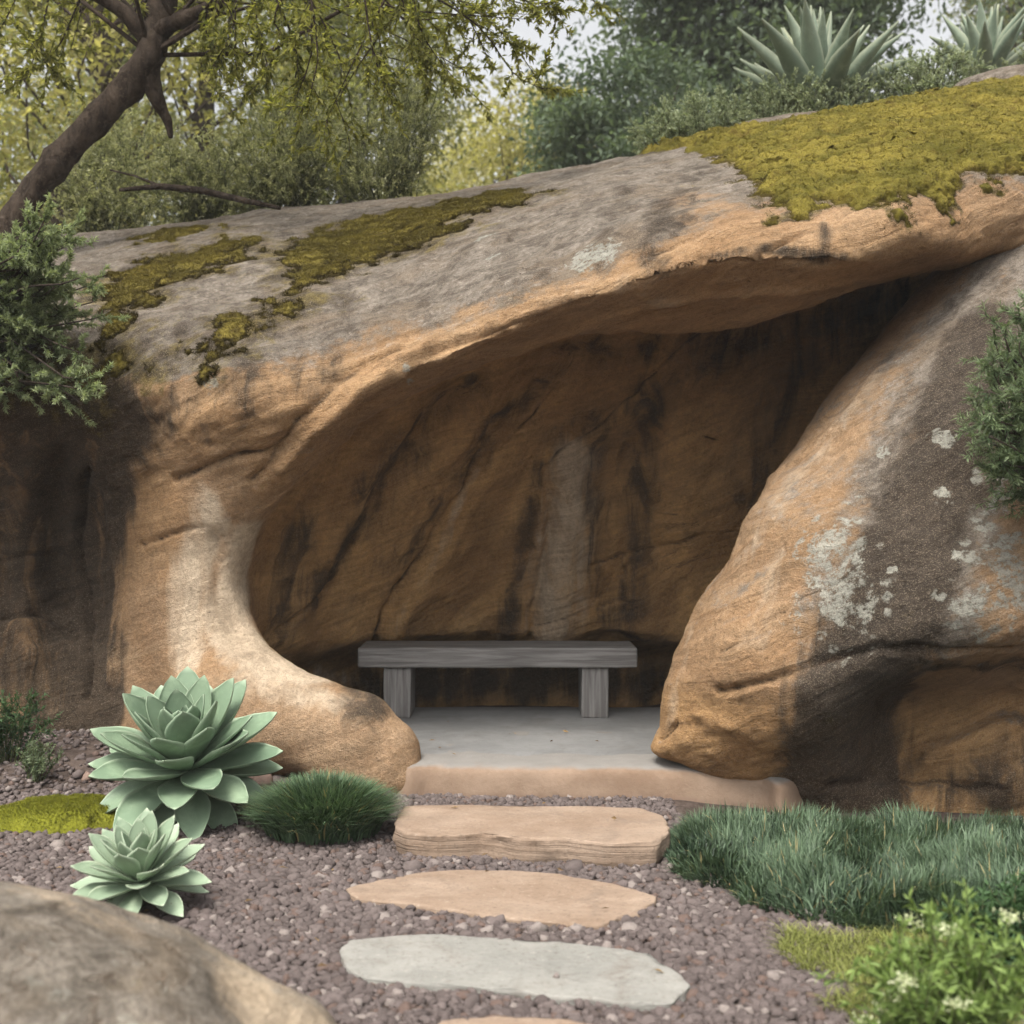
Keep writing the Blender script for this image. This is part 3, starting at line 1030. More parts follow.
g.bsdf(c, 0.95, g.bump(g.noise(co, 40, 8, 0.7), 0.8, 0.02), 0.15)
ground_me = fast_mesh('ground', gP, [gQ])
smooth(ground_me)
ground = link('ground', ground_me, g.m)
tag(ground, kind='structure')

# gravel: every stone of it solid, all of them one mass
T = (1 + 5 ** 0.5) / 2
ICO_V = np.array([(-1, T, 0), (1, T, 0), (-1, -T, 0), (1, -T, 0), (0, -1, T), (0, 1, T), (0, -1, -T), (0, 1, -T), (T, 0, -1), (T, 0, 1), (-T, 0, -1), (-T, 0, 1)], float)
ICO_V /= np.linalg.norm(ICO_V[0])
ICO_F = np.array([(0, 11, 5), (0, 5, 1), (0, 1, 7), (0, 7, 10), (0, 10, 11), (1, 5, 9), (5, 11, 4), (11, 10, 2), (10, 7, 6), (7, 1, 8),
                  (3, 9, 4), (3, 4, 2), (3, 2, 6), (3, 6, 8), (3, 8, 9), (4, 9, 5), (2, 4, 11), (6, 2, 10), (8, 6, 7), (9, 8, 1)])


def ico2():
    V = [tuple(v) for v in ICO_V]
    mp = {}
    F = []

    def mid(a, b):
        k = (min(a, b), max(a, b))
        if k not in mp:
            m = np.array(V[a]) + np.array(V[b])
            V.append(tuple(m / np.linalg.norm(m)))
            mp[k] = len(V) - 1
        return mp[k]
    for a, b, c in ICO_F:
        x, y, z = mid(a, b), mid(b, c), mid(c, a)
        F += [(a, x, z), (b, y, x), (c, z, y), (x, y, z)]
    return np.array(V), np.array(F)


ICO2_V, ICO2_F = ico2()


def rand_rot(n, rng):
    q = rng.normal(size=(n, 4))
    q /= np.linalg.norm(q, axis=1)[:, None]
    w, x, y, z = q.T
    return np.stack([np.stack([1 - 2 * (y * y + z * z), 2 * (x * y - z * w), 2 * (x * z + y * w)], 1),
                     np.stack([2 * (x * y + z * w), 1 - 2 * (x * x + z * z), 2 * (y * z - x * w)], 1),
                     np.stack([2 * (x * z - y * w), 2 * (y * z + x * w), 1 - 2 * (x * x + y * y)], 1)], 1)


def stones(P, R, base_v, base_f, rng):
    """Many irregular stones in one mesh: (vertices, faces, a random number per vertex)."""
    n, k = len(P), len(base_v)
    shape = base_v[None] * (1 + rng.normal(0, 0.16, (n, k, 1)))
    # knock flats off each stone so that it reads as crushed rock
    for _ in range(4):
        d = rng.normal(size=(n, 3))
        d /= np.linalg.norm(d, axis=1)[:, None]
        lim = rng.uniform(0.5, 0.85, (n, 1))
        pr = np.einsum('nki,ni->nk', shape, d)
        over = np.maximum(pr - lim, 0)
        shape = shape - over[:, :, None] * d[:, None]
    shape = shape * rng.uniform(0.75, 1.25, (n, 1, 3))
    shape = np.einsum('nij,nkj->nki', rand_rot(n, rng), shape)
    shape[:, :, 2] *= 0.8
    V = (shape * R[:, None, None] + P[:, None]).reshape(-1, 3)
    F = (base_f[None] + (np.arange(n) * k)[:, None, None]).reshape(-1, 3)
    return V, F, np.repeat(rng.random(n), k)


def jitter_grid(x0, x1, y0, y1, s, rng):
    X, Y = np.meshgrid(np.arange(x0, x1, s), np.arange(y0, y1, s * 0.87), indexing='ij')
    X = X + (np.arange(X.shape[1]) % 2)[None] * s * 0.5
    P = np.stack([X.ravel(), Y.ravel()], 1)
    return P + rng.uniform(-0.36, 0.36, P.shape) * s


FLAG_OUTLINES = [
    ([(402, 806), (470, 805), (560, 806), (640, 808), (664, 815), (669, 832), (655, 842), (610, 843), (560, 839), (520, 838), (480, 832), (440, 834), (410, 832), (394, 827)], 0.10),
    ([(346, 888), (375, 879), (430, 870), (500, 870), (560, 874), (620, 885), (658, 897), (640, 911), (600, 925), (560, 923), (490, 915), (420, 906), (360, 899)], 0.022),
    ([(341, 950), (352, 938), (430, 933), (520, 938), (600, 946), (650, 953), (672, 966), (693, 985), (672, 1002), (640, 1003), (560, 996), (470, 985), (405, 981), (365, 976), (345, 965)], 0.028),
    ([(440, 1022), (500, 1015), (570, 1019), (620, 1032), (640, 1060), (560, 1085), (460, 1075), (420, 1045)], 0.022),
]
rng = np.random.default_rng(21)
P1 = jitter_grid(-2.9, 2.9, 2.4, 6.6, 0.0235, rng)
keep = (np.abs(P1[:, 0]) < 0.43 * P1[:, 1] + 0.35)
keep &= ~((P1[:, 0] > 0.75) & (P1[:, 1] > 5.0)) & ~((P1[:, 0] > -0.3) & (P1[:, 1] > 5.75)) & ~((np.abs(P1[:, 0] + 1.52) < 1.1) & (np.abs(P1[:, 1] - 2.5) < .55))
keep &= ~((P1[:, 0] > 1.15) & (P1[:, 1] > 4.4))
soilish = sstep(-1.35, -1.75, P1[:, 0]) * sstep(5.45, 5.75, P1[:, 1])
keep &= rng.random(len(P1)) > 0.72 * soilish
lift = np.zeros(len(P1))
for pix, zt in FLAG_OUTLINES:
    L = smooth_poly([ground_at(px, py, zt)[:2] for px, py in pix], 6)
    on = poly_sdf(P1[:, 0], P1[:, 1], L)
    stray = (on < -0.012) & (rng.random(len(P1)) < 0.0012 * sstep(-0.22, -0.02, on))
    lift[stray] = zt + 0.006
    keep &= (on > -0.012) | stray
P1, lift = P1[keep], lift[keep]
R1 = 0.0165 * np.exp(rng.normal(0, 0.22, len(P1)))
R1[rng.random(len(P1)) < 0.05] *= 1.35
R1[lift > 0] *= 0.55
P1 = np.concatenate([P1, (ground_z(P1[:, 0], P1[:, 1]) + rng.uniform(-0.003, 0.009, len(P1)) * (lift == 0) + lift)[:, None]], 1)
nearm = P1[:, 1] < 4.5
Va, Fa, Ra = stones(P1[nearm], R1[nearm], ICO2_V, ICO2_F, rng)
Vb, Fb, Rb = stones(P1[~nearm], R1[~nearm], ICO_V, ICO_F, rng)
grav_me = fast_mesh('gravel', np.concatenate([Va, Vb]), [np.concatenate([Fa, Fb + len(Va)])])
smooth(grav_me)
set_attr(grav_me, 'rnd', np.concatenate([Ra, Rb]))
g = NT('crushed_lava_gravel')
co = g.coord()
r = g.attr('rnd').outputs['Fac']
c = g.mix(r, (0.05, 0.039, 0.036), (0.14, 0.113, 0.106))
c = g.mix(g.step(r, 0.93, 0.96), c, (0.25, 0.215, 0.195))
c = g.mix(g.step(r, 0.10, 0.07), c, (0.11, 0.07, 0.054))
c = g.mix(g.math('MULTIPLY', g.noise(co, 120, 5, 0.7), 0.6), c, (0.135, 0.111, 0.105))
g.bsdf(c, 0.92, g.bump(g.noise(co, 160, 5, 0.7), 0.7, 0.006), 0.2)
gravel = link('gravel', grav_me, g.m)
tag(gravel, kind='stuff', label='purplish brown crushed gravel covering the garden floor', cat='gravel')


# ------------------------------------------------------------------ flat stones of the path
def stone_material(name, a, b, c3, lay=0.3):
    g = NT(name)
    co = g.coord()
    c = g.mix(g.step(g.noise(co, 3.0, 8, 0.65, 0.4), 0.3, 0.7), a, b)
    st = g.noise(g.mapping(co, (1.2, 3.5, 40)), 1.0, 6, 0.6, 0.8)
    c = g.mix(g.math('MULTIPLY', g.step(st, 0.5, 0.7), 0.5), c, c3)
    fi = g.noise(co, 60, 6, 0.7)
    c = g.mix(g.math('MULTIPLY', g.step(fi, 0.52, 0.72), 0.55), c, (0.09, 0.065, 0.05))
    c = g.mix(g.math('MULTIPLY', g.step(fi, 0.42, 0.3), 0.3), c, (0.5, 0.45, 0.38))
    dirt = g.step(g.noise(co, 5.0, 9, 0.72, 0.5), 0.52, 0.72)
    c = g.mix(g.math('MULTIPLY', dirt, 0.45), c, (0.13, 0.10, 0.08))
    h = g.math('ADD', g.math('MULTIPLY', st, 1.6), g.math('MULTIPLY', g.noise(co, 18, 7, 0.6), 0.8))
    n = g.bump(fi, 0.5, 0.004, g.bump(h, 0.6, 0.012))
    g.bsdf(c, 0.85, n, 0.25)
    return g.m


def flag(name, pix, z_top, thick, mat, label, seed, rough=0.006, undercut=0.0):
    """A flat natural stone: the outline of its top as seen, chipped edge, real thickness."""
    L = np.array([ground_at(px, py, z_top)[:2] for px, py in pix])
    S0 = smooth_poly(L, 8)
    lin = np.concatenate([L[i] + (L[(i + 1) % len(L)] - L[i]) * np.linspace(0, 1, 8, endpoint=False)[:, None] for i in range(len(L))])
    L = S0 * 0.25 + lin * 0.75
    q0 = np.concatenate([L, np.zeros((len(L), 1))], 1)
    L = L + 0.010 * np.stack([fbm(q0 * 7, 3, 0.6, seed + 20), fbm(q0 * 7, 3, 0.6, seed + 21)], 1)
    cen = L.mean(0)
    n = len(L)
    rng = np.random.default_rng(seed)
    rings = []
    # from the middle of the top to the rim, round the rim, down the side, under
    for s in np.linspace(0.002, 0.97, 24):
        rings.append((s, 0.0))
    rings += [(0.984, -0.012), (0.993, -0.04), (0.998, -0.11), (1.001, -0.25), (1.004, -0.4), (1.0, -0.58), (0.996 - undercut, -0.78), (0.985 - undercut, -1.0), (0.6, -1.02), (0.002, -1.02)]
    V = []
    for s, d in rings:
        q = cen + (L - cen) * s
        V.append(np.concatenate([q, np.full((n, 1), z_top + d * thick)], 1))
    V = np.concatenate(V)
    m = len(rings)
    side = np.repeat(np.array([1.0 if d < -0.01 and d > -1.01 else 0.0 for s, d in rings]), n)
    q3 = V + seed
    V[:, 2] += rough * fbm(q3 * (3, 5, 9), 4, 0.55, seed) * np.repeat(np.array([1.0 if d > -0.3 else .3 for s, d in rings]), n)
    out = np.concatenate([V[:, :2] - cen, np.zeros((len(V), 1))], 1)
    out /= np.maximum(np.linalg.norm(out, axis=1), 1e-6)[:, None]
    V += out * (side * (0.006 * fbm(q3 * (4, 4, 10), 2, 0.5, seed + 3) + 0.006 * fbm(q3 * (16, 16, 60), 3, 0.6, seed + 4)) * min(1.5, thick / 0.05))[:, None]
    i = np.arange(n)
    Q = np.concatenate([np.stack([r * n + i, r * n + (i + 1) % n, (r + 1) * n + (i + 1) % n, (r + 1) * n + i], 1) for r in range(m - 1)])
    if np.cross(L[1] - L[0], L[3] - L[0]) > 0:
        Q = Q[:, ::-1]
    base = np.array([*cen, 0.0])
    me = fast_mesh(name, V - base, [Q])
    smooth(me)
    o = link(name, me, mat, None, base)
    return tag(o, label, 'stepping stone')


TAN = stone_material('tan_flagstone', (0.215, 0.152, 0.108), (0.29, 0.218, 0.163), (0.165, 0.108, 0.07))
GREYST = stone_material('grey_flagstone', (0.19, 0.187, 0.17), (0.265, 0.258, 0.235), (0.15, 0.142, 0.125))
flag('step_stone', *FLAG_OUTLINES[0], 0.125, TAN, 'thick tan stone slab forming the step below the hollow floor', 3, 0.006, 0.012)
flag('stepping_stone', *FLAG_OUTLINES[1], 0.06, TAN, 'tan oval stepping stone between the step slab and the grey stone', 5)
flag('stepping_stone', *FLAG_OUTLINES[2], 0.065, GREYST, 'long pale grey stepping stone nearest the camera, its end angular', 8)
flag('stepping_stone', *FLAG_OUTLINES[3], 0.06, TAN, 'stepping stone cut off by the bottom edge of the view', 12)

# ------------------------------------------------------------------ floor of the hollow with its ledge
ledge_pix = [(405, 765, .15), (430, 764, .15), (480, 766, .15), (560, 767, .15), (640, 767, .15), (700, 770, .15), (760, 775, .15), (785, 781, .15)]
LE = np.array([ground_at(px, py, z)[:2] for px, py, z in ledge_pix])
LE = smooth_poly(np.concatenate([[LE[0] - (0.35, -0.7)], [LE[0] - (0.12, -0.12)], LE, [LE[-1] + (0.3, 0.35)]]), 10, False)
prof = [(0.9, 0.0), (0.30, 0.0), (0.14, -0.001), (0.07, -0.003), (0.035, -0.008), (0.012, -0.018), (0.0, -0.034), (-0.006, -0.06), (-0.010, -0.09), (-0.012, -0.12), (-0.016, -0.15), (-0.02, -0.2)]
V = []
for inn, dz in prof:
    q = np.concatenate([LE + (0, inn), np.full((len(LE), 1), 0.15 + dz)], 1)
    V.append(q)
V = np.concatenate(V)
n = len(LE)
V[:, 1] += 0.014 * fbm(V * (4, 1, 4), 4, 0.55, 90)
V[:, 2] += 0.004 * fbm(V * (5, 5, 5), 3, 0.5, 91)
i = np.arange(n - 1)
Q = np.concatenate([np.stack([r * n + i, (r + 1) * n + i, (r + 1) * n + i + 1, r * n + i + 1], 1) for r in range(len(prof) - 1)])
g = NT('rendered_ledge')
co = g.coord()
c = g.mix(g.step(g.noise(co, 4, 8, 0.65), 0.3, 0.7), (0.185, 0.125, 0.086), (0.255, 0.185, 0.134))
c = g.mix(g.math('MULTIPLY', g.step(g.noise(co, 40, 6, 0.7), 0.5, 0.75), 0.5), c, (0.2, 0.13, 0.09))
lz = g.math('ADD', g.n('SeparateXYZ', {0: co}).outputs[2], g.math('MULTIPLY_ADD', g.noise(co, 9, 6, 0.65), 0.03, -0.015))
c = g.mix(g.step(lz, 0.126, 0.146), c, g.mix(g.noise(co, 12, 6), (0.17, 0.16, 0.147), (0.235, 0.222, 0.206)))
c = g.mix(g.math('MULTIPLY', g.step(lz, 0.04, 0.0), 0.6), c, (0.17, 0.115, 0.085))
g.bsdf(c, 0.88, g.bump(g.noise(co, 45, 8, 0.7), 0.6, 0.008), 0.2)
floor_root = empty('hollow_floor', (0.15, 6.6, 0.0))
tag(floor_root, 'raised grey concrete floor with a rendered tan ledge under the rock arch', 'floor slab')


def under(o, root):
    o.parent = root
    o.matrix_parent_inverse = root.matrix_world.inverted() if False else o.matrix_parent_inverse
    o.location = -root.location
    return o


me = fast_mesh('ledge', V, [Q])
smooth(me)
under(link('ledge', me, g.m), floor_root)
# concrete top
cx, cy = np.arange(-1.9, 2.6, 0.05), np.arange(5.98, 7.44, 0.05)
CX, CY = np.meshgrid(cx, cy, indexing='ij')
P = np.stack([CX.ravel(), CY.ravel(), np.full(CX.size, 0.1525)], 1)
front = np.interp(P[:, 0], LE[:, 0], LE[:, 1])
P[:, 1] = np.where(np.isclose(P[:, 1], cy[0]), front + 0.14 + 0.05 * fbm(P * 4, 3, 0.5, 95), np.maximum(P[:, 1], front + 0.2))
P[:, 2] += 0.003 * fbm(P * 2.5, 3, 0.5, 93)
P[np.arange(len(P)) % len(cy) == 0, 2] = 0.138
ni, nj = CX.shape
ii = (np.arange(ni - 1)[:, None] * nj + np.arange(nj - 1)[None]).ravel()
g = NT('trowelled_concrete')
co = g.coord()
c = g.mix(g.step(g.noise(co, 2.6, 8, 0.65, 0.3), 0.3, 0.7), (0.14, 0.14, 0.138), (0.205, 0.204, 0.20))
c = g.mix(g.math('MULTIPLY', g.step(g.noise(co, 30, 6, 0.7), 0.5, 0.75), 0.5), c, (0.10, 0.095, 0.09))
c = g.mix(g.math('MULTIPLY', g.step(g.noise(co, 3.5, 9, 0.72, 0.6), 0.5, 0.7), 0.55), c, (0.105, 0.095, 0.085))
g.bsdf(c, 0.7, g.bump(g.noise(co, 25, 8, 0.7), 0.35, 0.006), 0.35)
me = fast_mesh('concrete_slab', P, [np.stack([ii, ii + nj, ii + nj + 1, ii + 1], 1)])
smooth(me)
under(link('concrete_slab', me, g.m), floor_root)


# ------------------------------------------------------------------ bench
def wood_material(name, axis):
    g = NT(name)
    co = g.coord()
    st = {'x': (1.0, 22, 22), 'z': (22, 22, 1.0)}[axis]
    gr = g.noise(g.mapping(co, st), 1.6, 8, 0.62, 0.9)
    c = g.mix(g.step(gr, 0.34, 0.66), (0.12, 0.112, 0.106), (0.235, 0.224, 0.214))
    fi = g.noise(g.mapping(co, tuple(s * 5 if s > 2 else s * 2 for s in st)), 1.6, 5, 0.6)
    c = g.mix(g.math('MULTIPLY', g.step(fi, 0.55, 0.72), 0.7), c, (0.075, 0.067, 0.062))
    h = g.math('ADD', gr, g.math('MULTIPLY', fi, 0.6))
    g.bsdf(c, 0.82, g.bump(h, 0.5, 0.008), 0.25)
    return g.m


def beam(name, sx, sy, sz, mat, parent, loc, seed, bev=0.012):
    """A timber with eased, slightly worn edges."""
    import bmesh
    bm = bmesh.new()
    bmesh.ops.create_cube(bm, size=1.0)
    for v in bm.verts:
        v.co = Vector((v.co.x * sx, v.co.y * sy, v.co.z * sz))
    bmesh.ops.bevel(bm, geom=list(bm.edges), offset=bev, segments=3, profile=0.6, affect='EDGES')
    long = [e for e in bm.edges if e.calc_length() > 0.25]
    bmesh.ops.subdivide_edges(bm, edges=long, cuts=14, use_grid_fill=True)
    me = bpy.data.meshes.new(name)
    bm.to_mesh(me)
    bm.free()
    n = len(me.vertices)
    co = np.empty(n * 3, np.float32)
    me.vertices.foreach_get('co', co)
    co = co.reshape(-1, 3)
    co += 0.0035 * np.stack([fbm(co * 5 + seed, 2, 0.5, seed + k) for k in range(3)], 1)
    me.vertices.foreach_set('co', co.ravel())
    smooth(me)
    return link(name, me, mat, parent, loc)


bench = empty('bench', (-0.085, 7.2, 0.15))
tag(bench, 'backless weathered grey timber bench standing in the rock hollow', 'bench')
WX, WZ = wood_material('grey_oak_seat', 'x'), wood_material('grey_oak_leg', 'z')
beam('seat', 1.634, 0.40, 0.118, WX, bench, (0, 0, 0.3585), 1, 0.016)
beam('leg', 0.158, 0.34, 0.30, WZ, bench, (0.573, 0.0, 0.151), 4)
beam('leg', 0.158, 0.34, 0.30, WZ, bench, (-0.588, 0.0, 0.151), 9)

# ------------------------------------------------------------------ moss cushions on the rock
def tufts(P, N, L, W, rng, lean=0.5):
    """Tiny three-cornered blades standing on the points P."""
    n = len(P)
    d = N + rng.normal(0, lean, (n, 3))
    d /= np.linalg.norm(d, axis=1)[:, None]
    s = np.cross(d, rng.normal(size=(n, 3)))
    s /= np.linalg.norm(s, axis=1)[:, None]
    V = np.stack([P - s * W[:, None], P + s * W[:, None], P + d * L[:, None]], 1).reshape(-1, 3)
    return V, np.arange(3 * n).reshape(-1, 3)


def moss_material(name, lo, mid, hi):
    g = NT(name)
    co = g.coord()
    r = g.attr('rnd').outputs['Fac']
    c = g.mix(g.step(g.noise(co, 3.2, 7, 0.65, 0.4), 0.34, 0.66), mid, hi)
    c = g.mix(g.math('MULTIPLY', g.step(g.noise(co, 9, 8, 0.7), 0.5, 0.72), 0.75), c, lo)
    c = g.mix(g.math('MULTIPLY', g.step(g.noise(co, 110, 4, 0.7), 0.5, 0.32), 0.55), c, tuple(0.4 * q for q in lo))
    c = g.mix(g.math('MULTIPLY', r, 0.4), c, hi)
    old = g.math('ADD', g.attr('old').outputs['Fac'], g.math('MULTIPLY_ADD', g.noise(co, 12, 6, 0.7), 1.0, -0.5))
    c = g.mix(g.math('MULTIPLY', g.step(old, 0.4, 0.9), 0.8), c, tuple(0.42 * q for q in lo))
    g.bsdf(c, 0.95, g.bump(g.noise(co, 70, 7, 0.75), 0.9, 0.012), 0.1)
    return g.m


MOSS_GOLD = moss_material('golden_moss', (0.085, 0.058, 0.014), (0.085, 0.077, 0.014), (0.19, 0.155, 0.03))
MOSS_DARK = moss_material('olive_moss', (0.045, 0.03, 0.012), (0.085, 0.07, 0.018), (0.19, 0.152, 0.033))
MOSS_LIME = moss_material('lime_moss', (0.06, 0.06, 0.01), (0.12, 0.125, 0.012), (0.22, 0.225, 0.025))


def moss_patch(V, Q, N, which, thick, mat, label, seed):
    d = arch_moss_single(V, N, which)
    q = Q[(d[Q] < 0.05).all(1)]
    if len(q) == 0:
        return
    u, inv = np.unique(q, return_inverse=True)
    v, qq = V[u], inv.reshape(-1, 4)
    v, qq = subdivide(v, qq)
    n = normals(v, qq)
    dd = arch_moss_single(v, n, which)
    lump = 0.45 + 0.8 * np.abs(fbm(v * 2.8, 2, 0.5, seed + 9)) + 0.8 * np.abs(fbm(v * 7.0, 3, 0.55, seed)) + 0.35 * fbm(v * 24.0, 3, 0.6, seed + 4)
    t = -0.012 + (0.014 + thick * np.clip(lump, 0.1, 2)) * sstep(0.02, -0.18 if 0 in which else -0.08, dd)
    v = v + n * t[:, None]
    rng = np.random.default_rng(seed)
    area = len(qq) * (0.0075 ** 2)
    m = int(min(70000, area * 60000))
    live = np.where(dd[qq].max(1) < 0.0)[0]
    f = qq[rng.choice(live, m)]
    w = rng.dirichlet((1, 1, 1, 1), m)
    P = (v[f] * w[:, :, None]).sum(1)
    n2 = normals(v, qq)
    tv, tf = tufts(P, n2[f[:, 0]], rng.uniform(0.006, 0.016, m) * (1 + 1.2 * sstep(-0.05, 0.0, dd[f[:, 0]])), rng.uniform(0.0012, 0.0025, m), rng, 0.6)
    me = fast_mesh('moss', np.concatenate([v, tv]), [qq, tf + len(v)])
    set_attr(me, 'rnd', np.concatenate([np.zeros(len(v)), np.repeat(rng.random(m), 3)]))
    age = sstep(-0.16, -0.01, dd) * sstep(8.0, 6.9, v[:, 1])
    set_attr(me, 'old', np.concatenate([age, np.repeat(age[f[:, 0]], 3)]))
    smooth(me)
    o = link('moss', me, mat, arch)
    if label:
        o['label'] = label


def arch_moss_single(V, N, which):
    return arch_moss_mask(V, N, which)


moss_patch(aV, aQ, aN, (0,), 0.040, MOSS_GOLD, 'thick golden green moss over the high shoulder of the rock', 41)
moss_patch(aV, aQ, aN, (1, 2, 5, 7), 0.012, MOSS_DARK, 'thin olive moss in ragged streaks', 43)
moss_patch(aV, aQ, aN, (3, 4, 6, 8), 0.014, MOSS_DARK, 'dark olive moss near the overhanging shrub', 46)


# ------------------------------------------------------------------ leaves, stems, grasses
def leaf_material(name, dark, light, trans=0.35, rough=0.55, edge=None, straw=None):
    """Colour runs with the number each leaf carries; thin leaves let light through."""
    g = NT(name)
    r = g.attr('rnd').outputs['Fac']
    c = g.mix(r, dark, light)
    if straw is not None:
        c = g.mix(g.step(r, 1.0, 1.05), c, straw)
    if edge is not None:
        e = g.attr('rim').outputs['Fac']
        co = g.coord()
        c = g.mix(g.math('MULTIPLY', g.noise(co, 12, 6, 0.6), 0.6), c, tuple(q * 0.7 for q in dark))
        bloom = g.noise(co, 7, 8, 0.7, 0.4)
        c = g.mix(g.math('MULTIPLY', g.step(bloom, 0.48, 0.7), 0.4), c, tuple(min(1, q * 1.35) for q in light))
        c = g.mix(g.math('MULTIPLY', g.step(g.noise(co, 55, 4, 0.6), 0.68, 0.74), 0.6), c, (0.16, 0.12, 0.07))
        c = g.mix(g.math('MULTIPLY', g.step(r, 0.86, 1.0), 0.5), c, (0.30, 0.29, 0.14))
        c = g.mix(e, c, edge)
    b = g.n('BsdfPrincipled', {'Base Color': c, 'Roughness': rough, 'Specular IOR Level': 0.3})
    if trans > 0:
        t = g.n('BsdfTranslucent', {'Color': g.mix(1.0, c, (1.15, 1.2, 0.7), 'MULTIPLY')})
        m = g.n('MixShader', {0: trans, 1: b.outputs[0], 2: t.outputs[0]})
        g.t.links.new(m.outputs[0], g.out.inputs['Surface'])
    else:
        g.t.links.new(b.outputs[0], g.out.inputs['Surface'])
    return g.m


def bark_material(name, a, b):
    g = NT(name)
    co = g.coord()
    n = g.noise(g.mapping(co, (9, 9, 4)), 1.5, 9, 0.7, 0.6)
    c = g.mix(g.step(n, 0.35, 0.65), a, b)
    c = g.mix(g.math('MULTIPLY', g.step(g.noise(co, 45, 6, 0.7), 0.5, 0.7), 0.5), c, tuple(1.7 * q for q in b))
    g.bsdf(c, 0.92, g.bump(n, 1.0, 0.06), 0.15)
    return g.m


def unit(a):
    return a / np.maximum(np.linalg.norm(a, axis=-1, keepdims=True), 1e-9)


class Bag:
    """Collects the geometry of one mesh."""
    def __init__(self):
        self.V, self.T, self.Q, self.R, self.n = [], [], [], [], 0

    def add(self, V, T=None, Q=None, R=None):
        V = np.asarray(V, float)
        self.V.append(V)
        if T is not None and len(T):
            self.T.append(np.asarray(T) + self.n)
        if Q is not None and len(Q):
            self.Q.append(np.asarray(Q) + self.n)
        self.R.append(np.zeros(len(V)) if R is None else np.asarray(R, float))
        self.n += len(V)

    def leaves(self, P, D, L, W, rng, tone=None, curl=0.12):
        """Folded pointed leaves, four corners each."""
        n = len(P)
        if n == 0:
            return
        D = unit(D)
        S = unit(np.cross(D, rng.normal(size=(n, 3)) * 0.7 + (0, 0, 1.0)))
        U = np.cross(S, D)
        L, W = np.broadcast_to(L, n)[:, None], np.broadcast_to(W, n)[:, None]
        m = P + D * L * 0.45
        V = np.stack([P, m + S * W * 0.5 + U * W * curl, P + D * L - U * L * 0.08, m - S * W * 0.5 + U * W * curl], 1).reshape(-1, 3)
        r = rng.random(n) if tone is None else tone
        self.add(V, Q=np.arange(4 * n).reshape(-1, 4), R=np.repeat(r, 4))

    def tube(self, pts, rad, sides=8, rng=None, rough=0.0):
        pts = np.asarray(pts, float)
        m = len(pts)
        rad = np.broadcast_to(rad, m)
        t = unit(np.gradient(pts, axis=0))
        ref = np.array([0.31, 0.52, 0.80]) if abs(t[0] @ np.array([0.31, 0.52, 0.8])) < 0.95 else np.array([1.0, 0, 0])
        a = unit(np.cross(t, ref))
        b = np.cross(t, a)
        ang = np.linspace(0, 2 * np.pi, sides, endpoint=False)
        V = pts[:, None] + rad[:, None, None] * (np.cos(ang)[None, :, None] * a[:, None] + np.sin(ang)[None, :, None] * b[:, None])
        V = V.reshape(-1, 3)
        if rough:
            cen = np.repeat(pts, sides, 0)
            V = cen + (V - cen) * (1 + rough * fbm(V * (9, 9, 5), 3, 0.55, 77))[:, None]
        i = np.arange(sides)
        Q = np.concatenate([np.stack([k * sides + i, k * sides + (i + 1) % sides, (k + 1) * sides + (i + 1) % sides, (k + 1) * sides + i], 1) for k in range(m - 1)])
        self.add(V, Q=Q)
        c = np.array([pts[-1] + t[-1] * rad[-1] * 0.3])
        self.add(c)
        e = self.n - 1
        base = self.n - 1 - sides
        self.T.append(np.stack([base + i, base + (i + 1) % sides, np.full(sides, e)], 1))

    def blades(self, P, H, L, W, bend, rng, tone=None, seg=3):
        """Grass: P roots, H horizontal heading of each blade's bow."""
        n = len(P)
        t = np.linspace(0, 1, seg + 1)
        S = unit(np.stack([-H[:, 1], H[:, 0], np.zeros(n)], 1) + rng.normal(0, 0.35, (n, 3)) * (1, 1, 0))
        L, W, bend = [np.broadcast_to(q, n)[:, None, None] for q in (L, W, bend)]
        tt = t[None, :, None]
        out = H[:, None] * (L * bend * tt ** 1.7)
        up = np.array([0, 0, 1.0]) * L * (tt - 0.45 * bend * tt ** 2.2)
        cen = P[:, None] + out + up
        wid = W * (1 - tt ** 1.6) * 0.5 + 0.0002
        A, B = cen - S[:, None] * wid, cen + S[:, None] * wid
        V = np.stack([A, B], 2).reshape(-1, 3)
        k = 2 * (seg + 1)
        base = (np.arange(n) * k)[:, None]
        Q = np.concatenate([np.concatenate([base + 2 * j, base + 2 * j + 1, base + 2 * j + 3, base + 2 * j + 2], 1) for j in range(seg)])
        r = rng.random(n) if tone is None else tone
        r = np.where(rng.random(n) < 0.025, 2.2, r)
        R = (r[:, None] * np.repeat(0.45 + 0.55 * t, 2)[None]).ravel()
        self.add(V, Q=Q, R=R)

    def mesh(self, name, sm=True):
        fl = []
        if self.Q:
            fl.append(np.concatenate(self.Q))
        if self.T:
            fl.append(np.concatenate(self.T))
        me = fast_mesh(name, np.concatenate(self.V), fl)
        smooth(me, sm)
        set_attr(me, 'rnd', np.concatenate(self.R))
        return me


def wiggle(a, b, n, amp, rng):
    """A crooked line from a to b."""
    a, b = np.asarray(a, float), np.asarray(b, float)
    t = np.linspace(0, 1, n)[:, None]
    off = rng.normal(0, amp, (n, 3)) * np.sin(np.pi * t) ** 0.6
    return a + (b - a) * t + off * np.linalg.norm(b - a)


def shift(me, base):
    me.transform(__import__('mathutils').Matrix.Translation(-Vector(base)))
    return me


